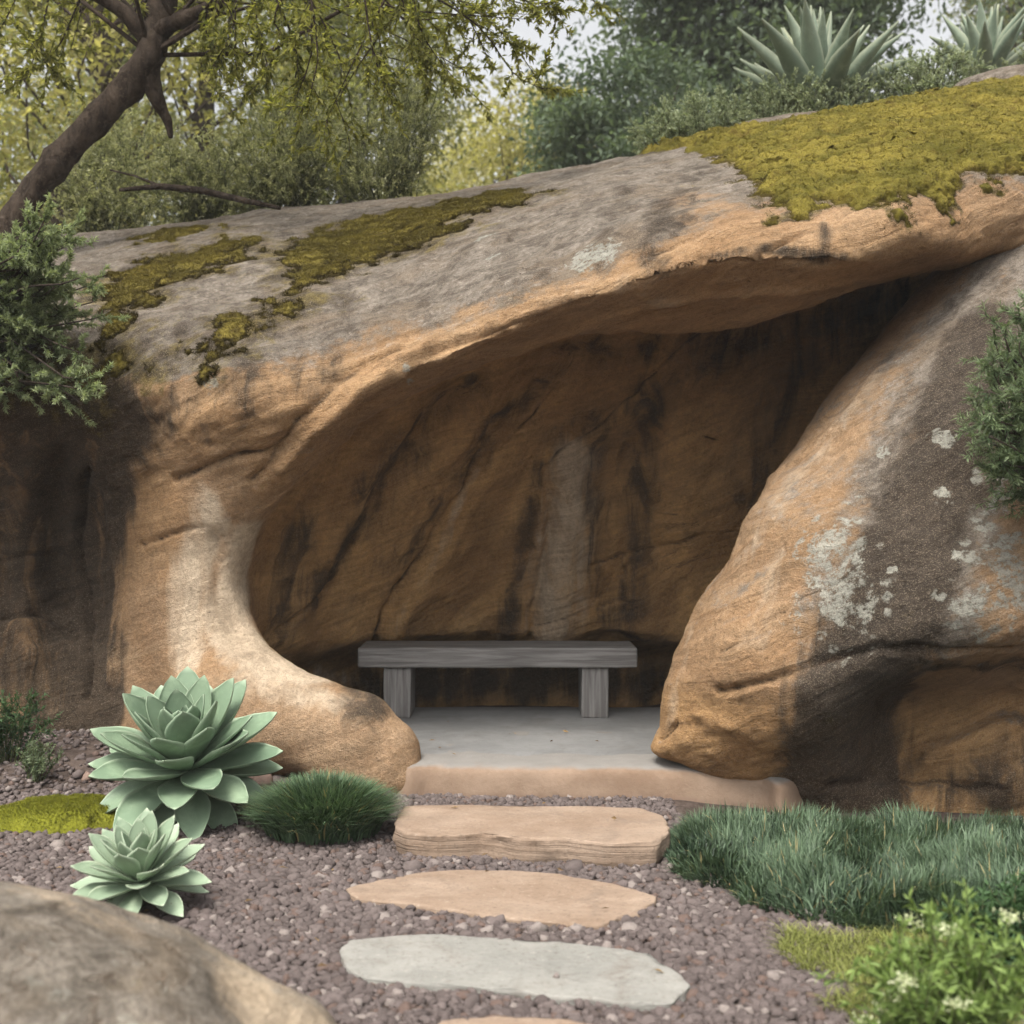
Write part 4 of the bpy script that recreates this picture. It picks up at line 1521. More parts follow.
# ------------------------------------------------------------------ rosettes
def fleshy_leaf(L, W, cup, arch_, tip, nu=9, nv=15, thick=0.012):
    """One thick pointed leaf along +x, its upper side +z: (vertices, quads, rim)."""
    v = np.linspace(0, 1, nv)
    wid = np.interp(v, [0, 0.12, 0.35, 0.60, 0.76, 0.87, 0.95, 1.0], [0.34, 0.42, 0.76, 1.0, 0.86, 0.55, tip * 0.62, 0.012])
    u = np.linspace(-1, 1, nu)
    x = np.repeat(v[:, None] * L, nu, 1)
    y = wid[:, None] * W * 0.5 * np.sin(u * np.pi / 2)[None]
    z = cup * W * (wid[:, None] * np.abs(u)[None]) ** 2 + arch_ * L * (v ** 2)[:, None]
    th = thick * (1 - 0.55 * v)[:, None] * np.sqrt(np.maximum(1 - u ** 2, 0))[None] + 0.0004
    up = np.stack([x, y, z], -1).reshape(-1, 3)
    dn = np.stack([x, y, z - th * 2.2], -1).reshape(-1, 3)
    i = (np.arange(nv - 1)[:, None] * nu + np.arange(nu - 1)[None]).ravel()
    q = np.stack([i, i + nu, i + nu + 1, i + 1], 1)
    n = len(up)
    e = np.arange(nv) * nu
    s1 = np.stack([e[:-1], e[:-1] + n, e[1:] + n, e[1:]], 1)
    e2 = e + nu - 1
    s2 = np.stack([e2[:-1], e2[1:], e2[1:] + n, e2[:-1] + n], 1)
    rim = np.maximum(np.repeat(sstep(0.86, 1.0, np.abs(u))[None], nv, 0), np.repeat(sstep(0.93, 1.0, v)[:, None], nu, 1)).ravel()
    return np.concatenate([up, dn]), np.concatenate([q, q[:, ::-1] + n, s1, s2]), np.concatenate([rim, rim * 0.6])


def rosette(name, base, R, count, mat, label, cat, seed, el=(82, -22), tip=0.35, wr=0.36, arch_=0.10, lean=(0, 0), group=None, power=0.8, cup=0.17, stem_h=0.10):
    rng = np.random.default_rng(seed)
    B, rims = Bag(), []
    for k in range(count):
        s = (k + 0.5) / count
        a = k * math.radians(137.508) + rng.normal(0, 0.07)
        e = math.radians(el[0] + (el[1] - el[0]) * s ** power + rng.normal(0, 3.0))
        L = R * np.interp(s, [0, 0.12, 0.4, 0.8, 1], [0.52, 0.84, 1.0, 1.0, 0.92]) * rng.uniform(0.93, 1.06)
        W = L * wr * np.interp(s, [0, 0.3, 1], [1.25, 1.1, 1.0]) * rng.uniform(0.92, 1.08)
        V, Q, rim = fleshy_leaf(L, W, cup * rng.uniform(.8, 1.2), np.interp(s, [0, .5, 1], [arch_ * 1.0, arch_ * 0.6, -arch_ * 0.9]) + rng.normal(0, 0.02), tip, thick=0.0055 * R / 0.4)
        V[:, 0] += 0.012 + 0.03 * R * s
        V[:, 1] += 0.03 * L * rng.normal() * (V[:, 0] / L) ** 2
        ce, se, ca, sa = math.cos(e), math.sin(e), math.cos(a), math.sin(a)
        X = V[:, 0] * ce - V[:, 2] * se
        Z = V[:, 0] * se + V[:, 2] * ce
        V = np.stack([X * ca - V[:, 1] * sa, X * sa + V[:, 1] * ca, Z + stem_h + 0.10 * R * (1 - s)], 1)
        B.add(V, Q=Q, R=np.full(len(V), np.clip(0.35 + 0.3 * s + rng.normal(0, 0.16), 0, 1)))
        rims.append(rim)
    me = B.mesh('leaves')
    set_attr(me, 'rim', np.concatenate(rims))
    root = empty(name, base, 0)
    root.rotation_euler = (lean[0], lean[1], 0.0)
    root.rotation_mode = 'XYZ'
    tag(root, label, cat, group)
    link('leaves', me, mat, root)
    S = Bag()
    S.tube([(0, 0, -0.06), (0, 0, stem_h * 0.5), (0, 0, stem_h + 0.06 * R)], [0.05 * R / .4, 0.06 * R / .4, 0.02], 10, None, 0.15)
    link('stem', S.mesh('stem'), BARK, root)
    return root


BARK = bark_material('dark_bark', (0.035, 0.026, 0.02), (0.085, 0.066, 0.052))
SUCC_A = leaf_material('blue_green_fleshy_leaf', (0.135, 0.205, 0.132), (0.25, 0.33, 0.22), 0.0, 0.5, (0.34, 0.42, 0.30))
SUCC_B = leaf_material('pale_green_fleshy_leaf', (0.21, 0.285, 0.19), (0.34, 0.42, 0.30), 0.0, 0.5, (0.46, 0.53, 0.39))
AGAVE = leaf_material('glaucous_agave_leaf', (0.19, 0.255, 0.19), (0.33, 0.385, 0.29), 0.06, 0.5, (0.40, 0.42, 0.30))

b = ground_at(193, 812, 0.02)
rosette('large_succulent', (b[0], b[1], 0.0), 0.42, 54, SUCC_A, 'large blue green succulent rosette beside the foot of the rock', 'succulent', 61, (86, -24), 0.5, 0.375, 0.12, (math.radians(24), 0), stem_h=0.24, power=0.95)
b = ground_at(143, 903, 0.02)
rosette('small_succulent', (b[0], b[1], 0.0), 0.225, 44, SUCC_B, 'smaller pale green succulent rosette on the gravel in front of the large one', 'succulent', 67, (84, -14), 0.35, 0.36, 0.10, (math.radians(18), 0), stem_h=0.10, power=1.0)


# ------------------------------------------------------------------ grasses and small plants of the garden
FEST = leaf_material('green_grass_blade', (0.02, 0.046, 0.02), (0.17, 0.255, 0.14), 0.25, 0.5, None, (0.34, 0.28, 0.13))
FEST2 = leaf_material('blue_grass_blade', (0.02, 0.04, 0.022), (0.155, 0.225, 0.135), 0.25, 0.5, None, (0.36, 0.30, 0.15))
YEL = leaf_material('yellow_green_blade', (0.08, 0.095, 0.02), (0.36, 0.38, 0.11), 0.3, 0.55)


def mound(P, cen, R, H):
    """Height of a low dome of roots."""
    r = np.clip(np.linalg.norm((P - cen) / R, axis=1), 0, 1)
    return H * np.sqrt(1 - r ** 2)


rng = np.random.default_rng(301)
c0 = ground_at(322, 838, 0.0)
n = 7500
a = rng.uniform(0, 2 * np.pi, n)
r = np.sqrt(rng.random(n))
H = np.stack([np.cos(a), np.sin(a), 0 * a], 1)
P = H * r[:, None] * (0.235, 0.20, 0)
P[:, 2] = 0.115 * np.sqrt(1 - r ** 2 * 0.98)
B = Bag()
hd = unit(H * (0.25 + r[:, None]) + rng.normal(0, 0.35, (n, 3)) * (1, 1, 0))
hd[:, 2] = 0
B.blades(P, hd, rng.uniform(0.10, 0.185, n), rng.uniform(0.006, 0.010, n), np.clip(0.12 + 0.7 * r + rng.normal(0, 0.12, n), 0.05, 1.15), rng)
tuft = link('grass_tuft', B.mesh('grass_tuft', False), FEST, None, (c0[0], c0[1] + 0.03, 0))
tag(tuft, 'round tuft of fine green grass between the large succulent and the stone step', 'ornamental grass')

G_POLY = np.array([ground_at(px, py)[:2] for px, py in [(664, 862), (672, 845), (690, 832), (760, 834), (850, 838), (940, 842), (1060, 846), (1180, 850), (1200, 950), (1060, 952), (960, 946), (880, 938), (800, 922), (740, 905), (690, 882)]])
lo, hi = G_POLY.min(0), G_POLY.max(0)
P2 = np.stack([rng.uniform(lo[0], hi[0], 120000), rng.uniform(lo[1], hi[1], 120000)], 1)
d = poly_sdf(P2[:, 0], P2[:, 1], G_POLY) + 0.05 * fbm(np.concatenate([P2 * 5, 0 * P2[:, :1]], 1), 3, 0.5, 310)
P2 = P2[d < 0]
d = d[d < 0][:32000]
P2 = P2[:32000]
n = len(P2)
P3 = np.concatenate([P2, 0 * P2[:, :1]], 1)
clump = fbm(P3 * 5.5, 3, 0.55, 312)
edge = sstep(0.0, -0.14, d)
ang = 6.0 * fbm(P3 * 2.6, 2, 0.5, 315) + rng.normal(0, 0.9, n)
H = np.stack([np.cos(ang), np.sin(ang), 0 * ang], 1)
gx = unit(np.stack([P2[:, 0] - 1.75, P2[:, 1] - 4.6, 0 * P2[:, 0]], 1))
H = unit(H + gx * (1 - edge)[:, None] * 1.2)
P3[:, 2] = 0.05 * edge
B = Bag()
B.blades(P3, H, (0.062 + 0.055 * edge) * (1 + 0.35 * clump) * rng.uniform(0.75, 1.25, n), rng.uniform(0.006, 0.0095, n), np.clip(0.40 + rng.normal(0, 0.22, n) + 0.25 * (1 - edge), 0.1, 1.2), rng,
         np.clip(0.5 + 0.5 * clump + rng.normal(0, 0.34, n), 0, 1))
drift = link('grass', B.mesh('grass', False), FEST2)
tag(drift, 'drift of fine blue green grass along the foot of the leaning boulder', 'grass', kind='stuff')

Y_POLY = np.array([ground_at(px, py)[:2] for px, py in [(775, 955), (800, 940), (850, 936), (920, 942), (1000, 950), (1030, 1010), (980, 1060), (900, 1060), (860, 1020), (815, 985)]])
lo, hi = Y_POLY.min(0), Y_POLY.max(0)
P2 = np.stack([rng.uniform(lo[0], hi[0], 30000), rng.uniform(lo[1], hi[1], 30000)], 1)
d = poly_sdf(P2[:, 0], P2[:, 1], Y_POLY) + 0.09 * fbm(np.concatenate([P2 * 6, 0 * P2[:, :1]], 1), 3, 0.6, 320)
P2 = P2[d < 0][:9000]
n = len(P2)
ang = rng.uniform(0, 6.28, n)
B = Bag()
B.blades(np.concatenate([P2, 0 * P2[:, :1]], 1), np.stack([np.cos(ang), np.sin(ang), 0 * ang], 1), rng.uniform(0.03, 0.085, n), rng.uniform(0.002, 0.004, n), rng.uniform(0.4, 1.2, n), rng)
tag(link('ground_cover', B.mesh('ground_cover', False), YEL), 'low yellow green ground cover creeping over the gravel edge', 'ground cover', kind='stuff')


def leafy_clump(name, base, stems, height, spread, leaf, width, per, mat, stem_mat, label, cat, seed, up=1.0, group=None, flowers=None, droop=0.0, twigs=3, first=0.15):
    """Many thin stems from one base, leaves along each."""
    rng = np.random.default_rng(seed)
    L, S = Bag(), Bag()
    heads = []
    for k in range(stems):
        a = rng.uniform(0, 2 * np.pi)
        rr = spread * math.sqrt(rng.random())
        h = height * rng.uniform(0.6, 1.0) * (1 - 0.35 * (rr / max(spread, 1e-6)) ** 2)
        tipp = np.array([math.cos(a) * rr, math.sin(a) * rr, h - droop * rr])
        root = np.array([math.cos(a) * rr * 0.22, math.sin(a) * rr * 0.22, -0.02])
        m = root * 0.5 + tipp * 0.5 + np.array([math.cos(a), math.sin(a), 0]) * rr * -0.05 + (0, 0, h * 0.08 * up)
        pts = smooth_poly([root, m, tipp], 6, False) + rng.normal(0, 0.012 * height, (13, 3)) * np.linspace(0, 1, 13)[:, None]
        lines = [pts]
        for q in range(twigs):
            i0 = rng.integers(4, 11)
            dvec = unit(pts[-1] - pts[i0 - 1] + rng.normal(0, 0.6, 3) * np.linalg.norm(pts[-1] - pts[0]) * 0.5)
            lines.append(pts[i0] + dvec * np.linspace(0, 1, 6)[:, None] * height * rng.uniform(0.15, 0.32))
        for j, ln in enumerate(lines):
            S.tube(ln, np.linspace(0.004 if j == 0 else 0.0022, 0.0012, len(ln)), 4)
            m2 = per if j == 0 else per // 2
            t = np.sort(rng.uniform(first if j == 0 else 0.05, 1.0, m2)) * (len(ln) - 1)
            i = np.minimum(t.astype(int), len(ln) - 2)
            f = (t - i)[:, None]
            P = ln[i] * (1 - f) + ln[i + 1] * f
            tan = unit(ln[i + 1] - ln[i])
            D = unit(tan * 0.75 + rng.normal(0, 0.62, (m2, 3)) + (0, 0, 0.15))
            L.leaves(P, D, leaf * rng.uniform(0.6, 1.15, m2), width * rng.uniform(0.7, 1.2, m2), rng, np.clip(t / (len(ln) - 1) * 0.6 + rng.normal(0.15, 0.2, m2), 0, 1))
        heads.append((pts[-1], unit(pts[-1] - pts[-3])))
    root = empty(name, base)
    tag(root, label, cat, group)
    link('foliage', L.mesh('foliage', False), mat, root)
    link('stems', S.mesh('stems'), stem_mat, root)
    if flowers:
        n_heads, rad, fmat = flowers
        for p, dv in heads[:n_heads]:
            F = Bag()
            m = 70
            off = rng.normal(0, rad * 0.5, (m, 3)) * (1, 1, 0.5) + dv * rad * 0.5
            F.leaves(p + off, rng.normal(0, 0.6, (m, 3)) + (0, 0, 0.8), rng.uniform(0.007, 0.014, m), rng.uniform(0.005, 0.009, m), rng)
            link('flower_head', F.mesh('flower_head', False), fmat, root)
    return root


STEM = bark_material('green_stem', (0.07, 0.085, 0.035), (0.12, 0.125, 0.06))
LEAF_BRIGHT = leaf_material('bright_leaf', (0.06, 0.11, 0.022), (0.27, 0.37, 0.11), 0.35)
LEAF_DEEP = leaf_material('deep_green_leaf', (0.018, 0.045, 0.018), (0.075, 0.14, 0.055), 0.3)
LEAF_GREY = leaf_material('grey_green_leaf', (0.045, 0.075, 0.035), (0.18, 0.225, 0.125), 0.3)
PETAL = leaf_material('cream_petal', (0.34, 0.40, 0.20), (0.62, 0.64, 0.44), 0.3)

b = ground_at(955, 1085)
leafy_clump('flowering_herb', (b[0], b[1], 0), 42, 0.46, 0.25, 0.036, 0.0085, 46, LEAF_BRIGHT, STEM, 'bright green herb with creamy flower heads in the near corner', 'plant', 401, flowers=(7, 0.03, PETAL), twigs=4)
b = ground_at(905, 1075)
leafy_clump('flowering_herb', (b[0], b[1], 0), 22, 0.20, 0.13, 0.03, 0.008, 34, LEAF_BRIGHT, STEM, 'low herb with small white flowers at the gravel edge below the taller flowering one', 'plant', 402, flowers=(8, 0.026, PETAL), twigs=3)
b = ground_at(1040, 990)
leafy_clump('leafy_plant', (b[0], b[1], 0), 46, 0.33, 0.24, 0.035, 0.012, 40, LEAF_DEEP, STEM, 'dark leafy plant behind the flowering herb by the grass drift', 'plant', 403, twigs=4)
b = at(8, 760, 6.0)
leafy_clump('leafy_plant', (b[0], b[1], float(ground_z(b[0], b[1]))), 26, 0.38, 0.22, 0.03, 0.009, 40, LEAF_DEEP, STEM, 'dark leafy plant at the shaded foot of the rock behind the moss cushion', 'plant', 404, twigs=4)
b = at(35, 782, 5.75)
leafy_clump('feathery_weed', (b[0], b[1], float(ground_z(b[0], b[1]))), 18, 0.22, 0.13, 0.022, 0.006, 34, LEAF_GREY, STEM, 'small feathery weed just behind the moss cushion', 'plant', 405, twigs=4)

# moss cushion on the soil
mc = at(72, 812, 5.25)
nu, nv = 90, 40
U, Vv = np.meshgrid(np.linspace(0, 2 * np.pi, nu, endpoint=False), np.linspace(0, 1, nv), indexing='ij')
rad = Vv
X, Yy = np.cos(U) * rad * 0.36, np.sin(U) * rad * 0.20
nz = fbm(np.stack([X.ravel(), Yy.ravel(), 0 * X.ravel()], 1) * 5, 3, 0.5, 330).reshape(X.shape)
lump = fbm(np.stack([X.ravel(), Yy.ravel(), 0 * X.ravel()], 1) * 16, 3, 0.55, 331).reshape(X.shape)
s = 1 + 0.22 * nz
Zz = 0.105 * np.sqrt(np.clip(1 - rad ** 2, 0, 1)) + 0.012 * lump - 0.01
mv = np.stack([X * s, Yy * s, Zz], -1).reshape(-1, 3)
i, j = np.meshgrid(np.arange(nu), np.arange(nv - 1), indexing='ij')
i, j = i.ravel(), j.ravel()
q = np.stack([i * nv + j, i * nv + j + 1, ((i + 1) % nu) * nv + j + 1, ((i + 1) % nu) * nv + j], 1)[:, ::-1]
nn = normals(mv, q[:, ::-1])
nn *= np.sign(nn[:, 2:3] + 1e-9)
f = rng.integers(0, len(q), 26000)
w = rng.dirichlet((1, 1, 1, 1), 26000)
tv, tf = tufts((mv[q[f]] * w[:, :, None]).sum(1), nn[q[f][:, 0]], rng.uniform(0.005, 0.013, 26000), rng.uniform(0.001, 0.002, 26000), rng)
me = fast_mesh('moss_cushion', np.concatenate([mv, tv]), [q, tf + len(mv)])
set_attr(me, 'rnd', np.concatenate([np.zeros(len(mv)), np.repeat(rng.random(26000), 3)]))
smooth(me)
mo = link('moss_cushion', me, MOSS_LIME, None, (mc[0], mc[1], float(ground_z(mc[0], mc[1]))))
tag(mo, 'bright lime green moss cushion on the soil behind the small succulent', 'moss')
# sprouting edge of the cushion
# a few broken pieces of rock on the soil
ROCKM = stone_material('broken_brown_stone', (0.15, 0.10, 0.08), (0.24, 0.17, 0.135), (0.11, 0.075, 0.06))
for k, (px, py, r, lab) in enumerate([(262, 775, 0.062, 'angular brown stone at the foot of the rock right behind the large succulent'), (247, 790, 0.04, 'small brown stone beside the angular one behind the large succulent'),
                                      (105, 775, 0.05, 'dark brown stone behind the moss cushion under the rock wall'), (88, 762, 0.036, 'little brown stone against the rock wall above the moss cushion')]):
    p = at(px, py, 5.75)
    z = float(ground_z(p[0], p[1]))
    Vs, Fs, Rs = stones(np.zeros((1, 3)), np.array([r]), ICO2_V, ICO2_F, np.random.default_rng(500 + k))
    me = fast_mesh('loose_stone', Vs, [Fs])
    tag(link('loose_stone', me, ROCKM, None, (p[0], p[1], z + r * 0.45)), lab, 'stone')

# a few blown leaves on the gravel, the slabs and the floor
rng = np.random.default_rng(515)
B = Bag()
for k in range(70):
    x, y = rng.uniform(-1.9, 1.6), rng.uniform(3.1, 6.9)
    if x < -0.55 and y > 5.3 or x > 0.55 and y > 4.4:
        continue
    z = 0.165 if y > 5.85 else 0.035
    for pix, zt in FLAG_OUTLINES:
        L = smooth_poly([ground_at(px, py, zt)[:2] for px, py in pix], 4)
        if poly_sdf(np.array([x]), np.array([y]), L)[0] < 0.02:
            z = zt + 0.012
    a = rng.uniform(0, 6.28)
    B.leaves(np.array([[x, y, z]]), np.array([[math.cos(a), math.sin(a), rng.normal(0, 0.12)]]), rng.uniform(0.02, 0.04), rng.uniform(0.008, 0.016), rng, None, 0.25)
DRY = leaf_material('dry_leaf', (0.10, 0.06, 0.03), (0.28, 0.19, 0.09), 0.15, 0.7)
tag(link('fallen_leaves', B.mesh('fallen_leaves', False), DRY), 'small dry brown leaves blown over gravel and slabs', 'leaves', kind='stuff')

# ------------------------------------------------------------------ shrubs hanging over the rock, plants of the hilltop
OAK = leaf_material('evergreen_leaf', (0.05, 0.065, 0.015), (0.40, 0.38, 0.10), 0.6)
SCRUB = leaf_material('backlit_scrub_leaf', (0.11, 0.125, 0.06), (0.48, 0.47, 0.29), 0.5)  # scrub colour lightened to stand in for backlight
NEEDLE = leaf_material('fine_green_leaf', (0.09, 0.125, 0.06), (0.37, 0.42, 0.24), 0.42)
ROSEM = leaf_material('rosemary_leaf', (0.045, 0.08, 0.032), (0.22, 0.28, 0.15), 0.3)
PALE = leaf_material('pale_ground_leaf', (0.12, 0.16, 0.085), (0.42, 0.46, 0.31), 0.3)
TREEBARK = bark_material('tree_bark', (0.03, 0.021, 0.015), (0.085, 0.063, 0.047))


def spray_shrub(name, origin, sprays, mat, stem_mat, label, cat, seed, leaf=0.03, width=0.006, per=70, reach=0.16, group=None, stem_r=0.014):
    """A shrub of leafy sprays: woody limbs from ORIGIN to each place in SPRAYS, then fine shoots full of leaves round each end."""
    rng = np.random.default_rng(seed)
    L, S = Bag(), Bag()
    o = np.asarray(origin, float)
    for p in sprays:
        p = np.asarray(p, float)
        ln = wiggle(o, p, 7, 0.05, rng)
        S.tube(ln, np.linspace(stem_r, 0.003, 7), 5)
        out = unit(p - o)
        for k in range(9):
            dv = unit(out * 0.8 + rng.normal(0, 0.65, 3) + (0, 0, 0.25))
            s0 = ln[rng.integers(3, 7)]
            e = s0 + dv * reach * rng.uniform(0.6, 1.4)
            sh = wiggle(s0, e, 6, 0.06, rng)
            S.tube(sh, np.linspace(0.0028, 0.001, 6), 3)
            t = np.sort(rng.uniform(0.05, 1, per)) * 4.999
            i = t.astype(int)
            f = (t - i)[:, None]
            P = sh[i] * (1 - f) + sh[i + 1] * f
            D = unit(unit(sh[i + 1] - sh[i]) * 0.8 + rng.normal(0, 0.5, (per, 3)))
            L.leaves(P, D, leaf * rng.uniform(0.6, 1.2, per), width * rng.uniform(0.7, 1.2, per), rng, np.clip(t / 5 * 0.7 + rng.normal(0.1, 0.18, per), 0, 1))
    root = empty(name, o)
    tag(root, label, cat, group)
    link('foliage', shift(L.mesh('foliage', False), o), mat, root)
    link('stems', shift(S.mesh('stems'), o), stem_mat, root)
    return root


def spots(region, depth, n, rng, dspread=0.2):
    """Places filling an outline of the photograph at about one depth."""
    region = np.asarray(region, float)
    out = []
    lo, hi = region.min(0), region.max(0)
    while len(out) < n:
        q = rng.uniform(lo, hi)
        if poly_sdf(np.array([q[0]]), np.array([q[1]]), region)[0] < 0:
            out.append(at(q[0], q[1], depth + rng.normal(0, dspread)))
    return out


rng = np.random.default_rng(601)
spray_shrub('overhanging_shrub', at(-60, 330, 6.3), spots([(-160, 230), (0, 216), (55, 222), (95, 258), (104, 310), (82, 352), (25, 388), (-160, 400)], 5.95, 150, rng, 0.16)
            + spots([(40, 350), (80, 340), (88, 400), (70, 415), (50, 390)], 5.85, 5, rng, 0.05),
            NEEDLE, BARK, 'fine leaved green shrub spilling over the shaded end of the rock', 'shrub', 602, 0.028, 0.0068, 140, 0.15)
spray_shrub('rosemary_shrub', at(1100, 470, 4.85), spots([(990, 350), (1008, 322), (1070, 290), (1180, 400), (1120, 520), (1012, 508), (984, 460), (976, 405)], 4.75, 190, rng, 0.14),
            ROSEM, BARK, 'upright rosemary like shrub against the face of the leaning boulder', 'shrub', 603, 0.034, 0.0045, 60, 0.12)


def agave(base, R, count, label, seed):
    rng = np.random.default_rng(seed)
    B, rims = Bag(), []
    for k in range(count):
        s = (k + 0.5) / count
        a = k * math.radians(137.508) + rng.normal(0, 0.12)
        e = math.radians(88 - 62 * s ** 1.0 + rng.normal(0, 4))
        L = R * rng.uniform(0.82, 1.08) * (0.9 + 0.1 * s)
        W = L * 0.20 * rng.uniform(.85, 1.15)
        V, Q, rim = fleshy_leaf(L, W, 0.30, rng.uniform(-0.08, 0.10), 0.55, 7, 11, 0.012)
        # sword outline: widest low down, long point
        v = V[:, 0] / L
        V[:, 1] *= np.interp(v, [0, 0.35, 0.62, 0.8, 0.9, 1], [1.9, 1.35, 0.75, 0.55, 0.5, 0.5])
        V[:, 0] += 0.04
        ce, se, ca, sa = math.cos(e), math.sin(e), math.cos(a), math.sin(a)
        X = V[:, 0] * ce - V[:, 2] * se
        Z = V[:, 0] * se + V[:, 2] * ce
        B.add(np.stack([X * ca - V[:, 1] * sa, X * sa + V[:, 1] * ca, Z], 1), Q=Q, R=np.full(len(V), rng.random()))
        rims.append(rim)
    me = B.mesh('leaves')
    set_attr(me, 'rim', np.concatenate(rims))
    root = empty('agave', base)
    tag(root, label, 'agave')
    link('leaves', me, AGAVE, root)
    S = Bag()
    S.tube([(0, 0, -0.25), (0, 0, 0.0), (0, 0, 0.06)], [0.08, 0.09, 0.03], 10)
    link('stem', S.mesh('stem'), BARK, root)


agave(at(818, 116, 9.0), 0.84, 38, 'big pale agave with sword leaves standing behind the moss on the hilltop', 701)
agave(at(985, 82, 9.6), 0.60, 30, 'smaller agave behind the grey rock on the hilltop', 702)


def low_shrub(region, depth, n, label, seed, mat=PALE, leaf=0.02, w=0.011, name='low_shrub', cat='shrub', reach=0.10):
    rng = np.random.default_rng(seed)
    S = spots(region, depth, n, rng, 0.22)
    c = np.mean(S, 0)
    o = np.array([c[0], c[1] + 0.1, min(q[2] for q in S) - 0.25])
    return spray_shrub(name, o, S, mat, STEM, label, cat, seed + 1, leaf, w, 46, reach, None, 0.006)


low_shrub([(630, 136), (660, 114), (710, 96), (735, 100), (745, 128), (690, 145), (640, 150)], 8.7, 120, 'pale small leaved shrub at the low end of the hilltop planting', 711)
low_shrub([(722, 102), (760, 88), (830, 80), (885, 84), (890, 108), (820, 118), (735, 130)], 8.75, 140, 'pale small leaved shrub growing at the foot of the big agave', 713)
low_shrub([(880, 82), (910, 60), (950, 54), (990, 62), (965, 85), (930, 96), (885, 104)], 9.0, 100, 'pale shrub between the two agaves beside the grey rock', 715)
low_shrub([(1000, 62), (1030, 58), (1090, 56), (1090, 75), (1000, 78)], 9.2, 16, 'pale shrub behind the grey rock at the edge of the view', 717)

# dry scrub behind the shoulder of the rock
_bush = [
    ([(30, 210), (40, 175), (90, 150), (150, 155), (170, 200), (120, 222), (50, 225)], 8.9, 40, 'low leafy scrub bush around the foot of the leaning tree', 721, (0.03, 0.013)),
    ([(140, 205), (160, 150), (215, 135), (255, 160), (262, 200), (200, 212)], 9.2, 44, 'green scrub bush between the tree stub and the fallen branch', 723, (0.03, 0.013)),
    ([(235, 205), (240, 130), (275, 85), (330, 90), (345, 150), (330, 196)], 9.0, 60, 'taller twiggy scrub bush in the middle of the hilltop thicket', 725, (0.026, 0.010)),
    ([(330, 195), (330, 130), (360, 80), (420, 70), (448, 105), (425, 150), (405, 188)], 8.9, 64, 'twiggy grey green bush at the open end of the thicket', 727, (0.024, 0.009)),
    ([(70, 160), (90, 120), (140, 110), (170, 140), (150, 170)], 10.2, 24, 'pale scrub bush seen under the leaning trunk', 729, (0.03, 0.012)),
]
for reg, dep, n, lab, sd, (lf, w) in _bush:
    low_shrub(reg, dep, n, lab, sd, SCRUB, lf, w, 'scrub_bush', 'bush', 0.24)

B = Bag()
B.tube([at(120, 190, 8.3), at(160, 186, 8.2), at(200, 190, 8.1), at(238, 199, 8.0), at(280, 208, 7.9)], [0.012, 0.026, 0.024, 0.02, 0.014], 8, None, 0.3)
B.tube([at(160, 186, 8.2), at(135, 176, 8.25), at(110, 170, 8.3)], [0.014, 0.01, 0.006], 6, None, 0.3)
fb_o = at(200, 195, 8.1)
tag(link('fallen_branch', shift(B.mesh('fallen_branch'), fb_o), TREEBARK, None, fb_o), 'bare dead branch lying on the rock shoulder in front of the scrub', 'branch')


# ------------------------------------------------------------------ the leaning tree
rng = np.random.default_rng(801)
TR, LF = Bag(), Bag()
trunk = smooth_poly([at(-6, 262, 7.55), at(18, 215, 7.6), at(50, 170, 7.6), at(92, 124, 7.6), at(128, 86, 7.6), at(151, 52, 7.6), at(158, 22, 7.65), at(170, -30, 7.7)], 5, False)
TR.tube(trunk, np.interp(np.linspace(0, 1, len(trunk)), [0, .15, .5, .8, 1], [0.13, 0.094, 0.085, 0.096, 0.075]), 14, None, 0.28)
limbs = [
    ([at(152, 48, 7.6), at(138, 28, 7.55), at(118, 8, 7.5), at(80, -14, 7.4), at(20, -50, 7.2)], 0.065, 0.03),
    ([at(156, 34, 7.6), at(176, 22, 7.5), at(205, 10, 7.4), at(250, -16, 7.2), at(330, -50, 6.9), at(430, -70, 6.6)], 0.058, 0.022),
    ([at(150, 55, 7.6), at(151, 80, 7.62), at(160, 104, 7.66), at(168, 122, 7.7), at(171, 138, 7.72)], 0.075, 0.012),
    ([at(168, -25, 7.7), at(150, -120, 8.0), at(180, -220, 8.4)], 0.08, 0.03),
    ([at(168, -25, 7.7), at(230, -110, 8.0), at(330, -190, 8.3), at(430, -250, 8.6)], 0.07, 0.025),
]
ends = []
for pts, r0, r1 in limbs:
    ln = smooth_poly(pts, 5, False)
    TR.tube(ln, np.linspace(r0, r1, len(ln)), 10, None, 0.28)
    ends.append(ln)


def leafy_twig(LF, TR, ln, per, leaf, w, rng, r0=0.006, side=True, tone=(0.1, 0.75)):
    TR.tube(ln, np.linspace(r0, 0.0015, len(ln)), 5)
    shoots = [ln]
    if side:
        for k in range(7):
            i = rng.integers(1, len(ln))
            d = unit(unit(ln[-1] - ln[0]) * 0.7 + rng.normal(0, 0.7, 3) - (0, 0, 0.08))
            sh = wiggle(ln[i], ln[i] + d * rng.uniform(0.14, 0.34), 5, 0.05, rng)
            TR.tube(sh, np.linspace(0.0028, 0.001, 5), 3)
            shoots.append(sh)
    for sh in shoots:
        t = np.sort(rng.uniform(0.12, 1, per)) * (len(sh) - 1.001)
        i = t.astype(int)
        f = (t - i)[:, None]
        P = sh[i] * (1 - f) + sh[i + 1] * f
        D = unit(unit(sh[i + 1] - sh[i]) * 0.8 + rng.normal(0, 0.6, (per, 3)))
        LF.leaves(P, D, leaf * rng.uniform(0.6, 1.15, per), w * rng.uniform(0.7, 1.2, per), rng, np.clip(tone[0] + tone[1] * rng.random(per), 0, 1))


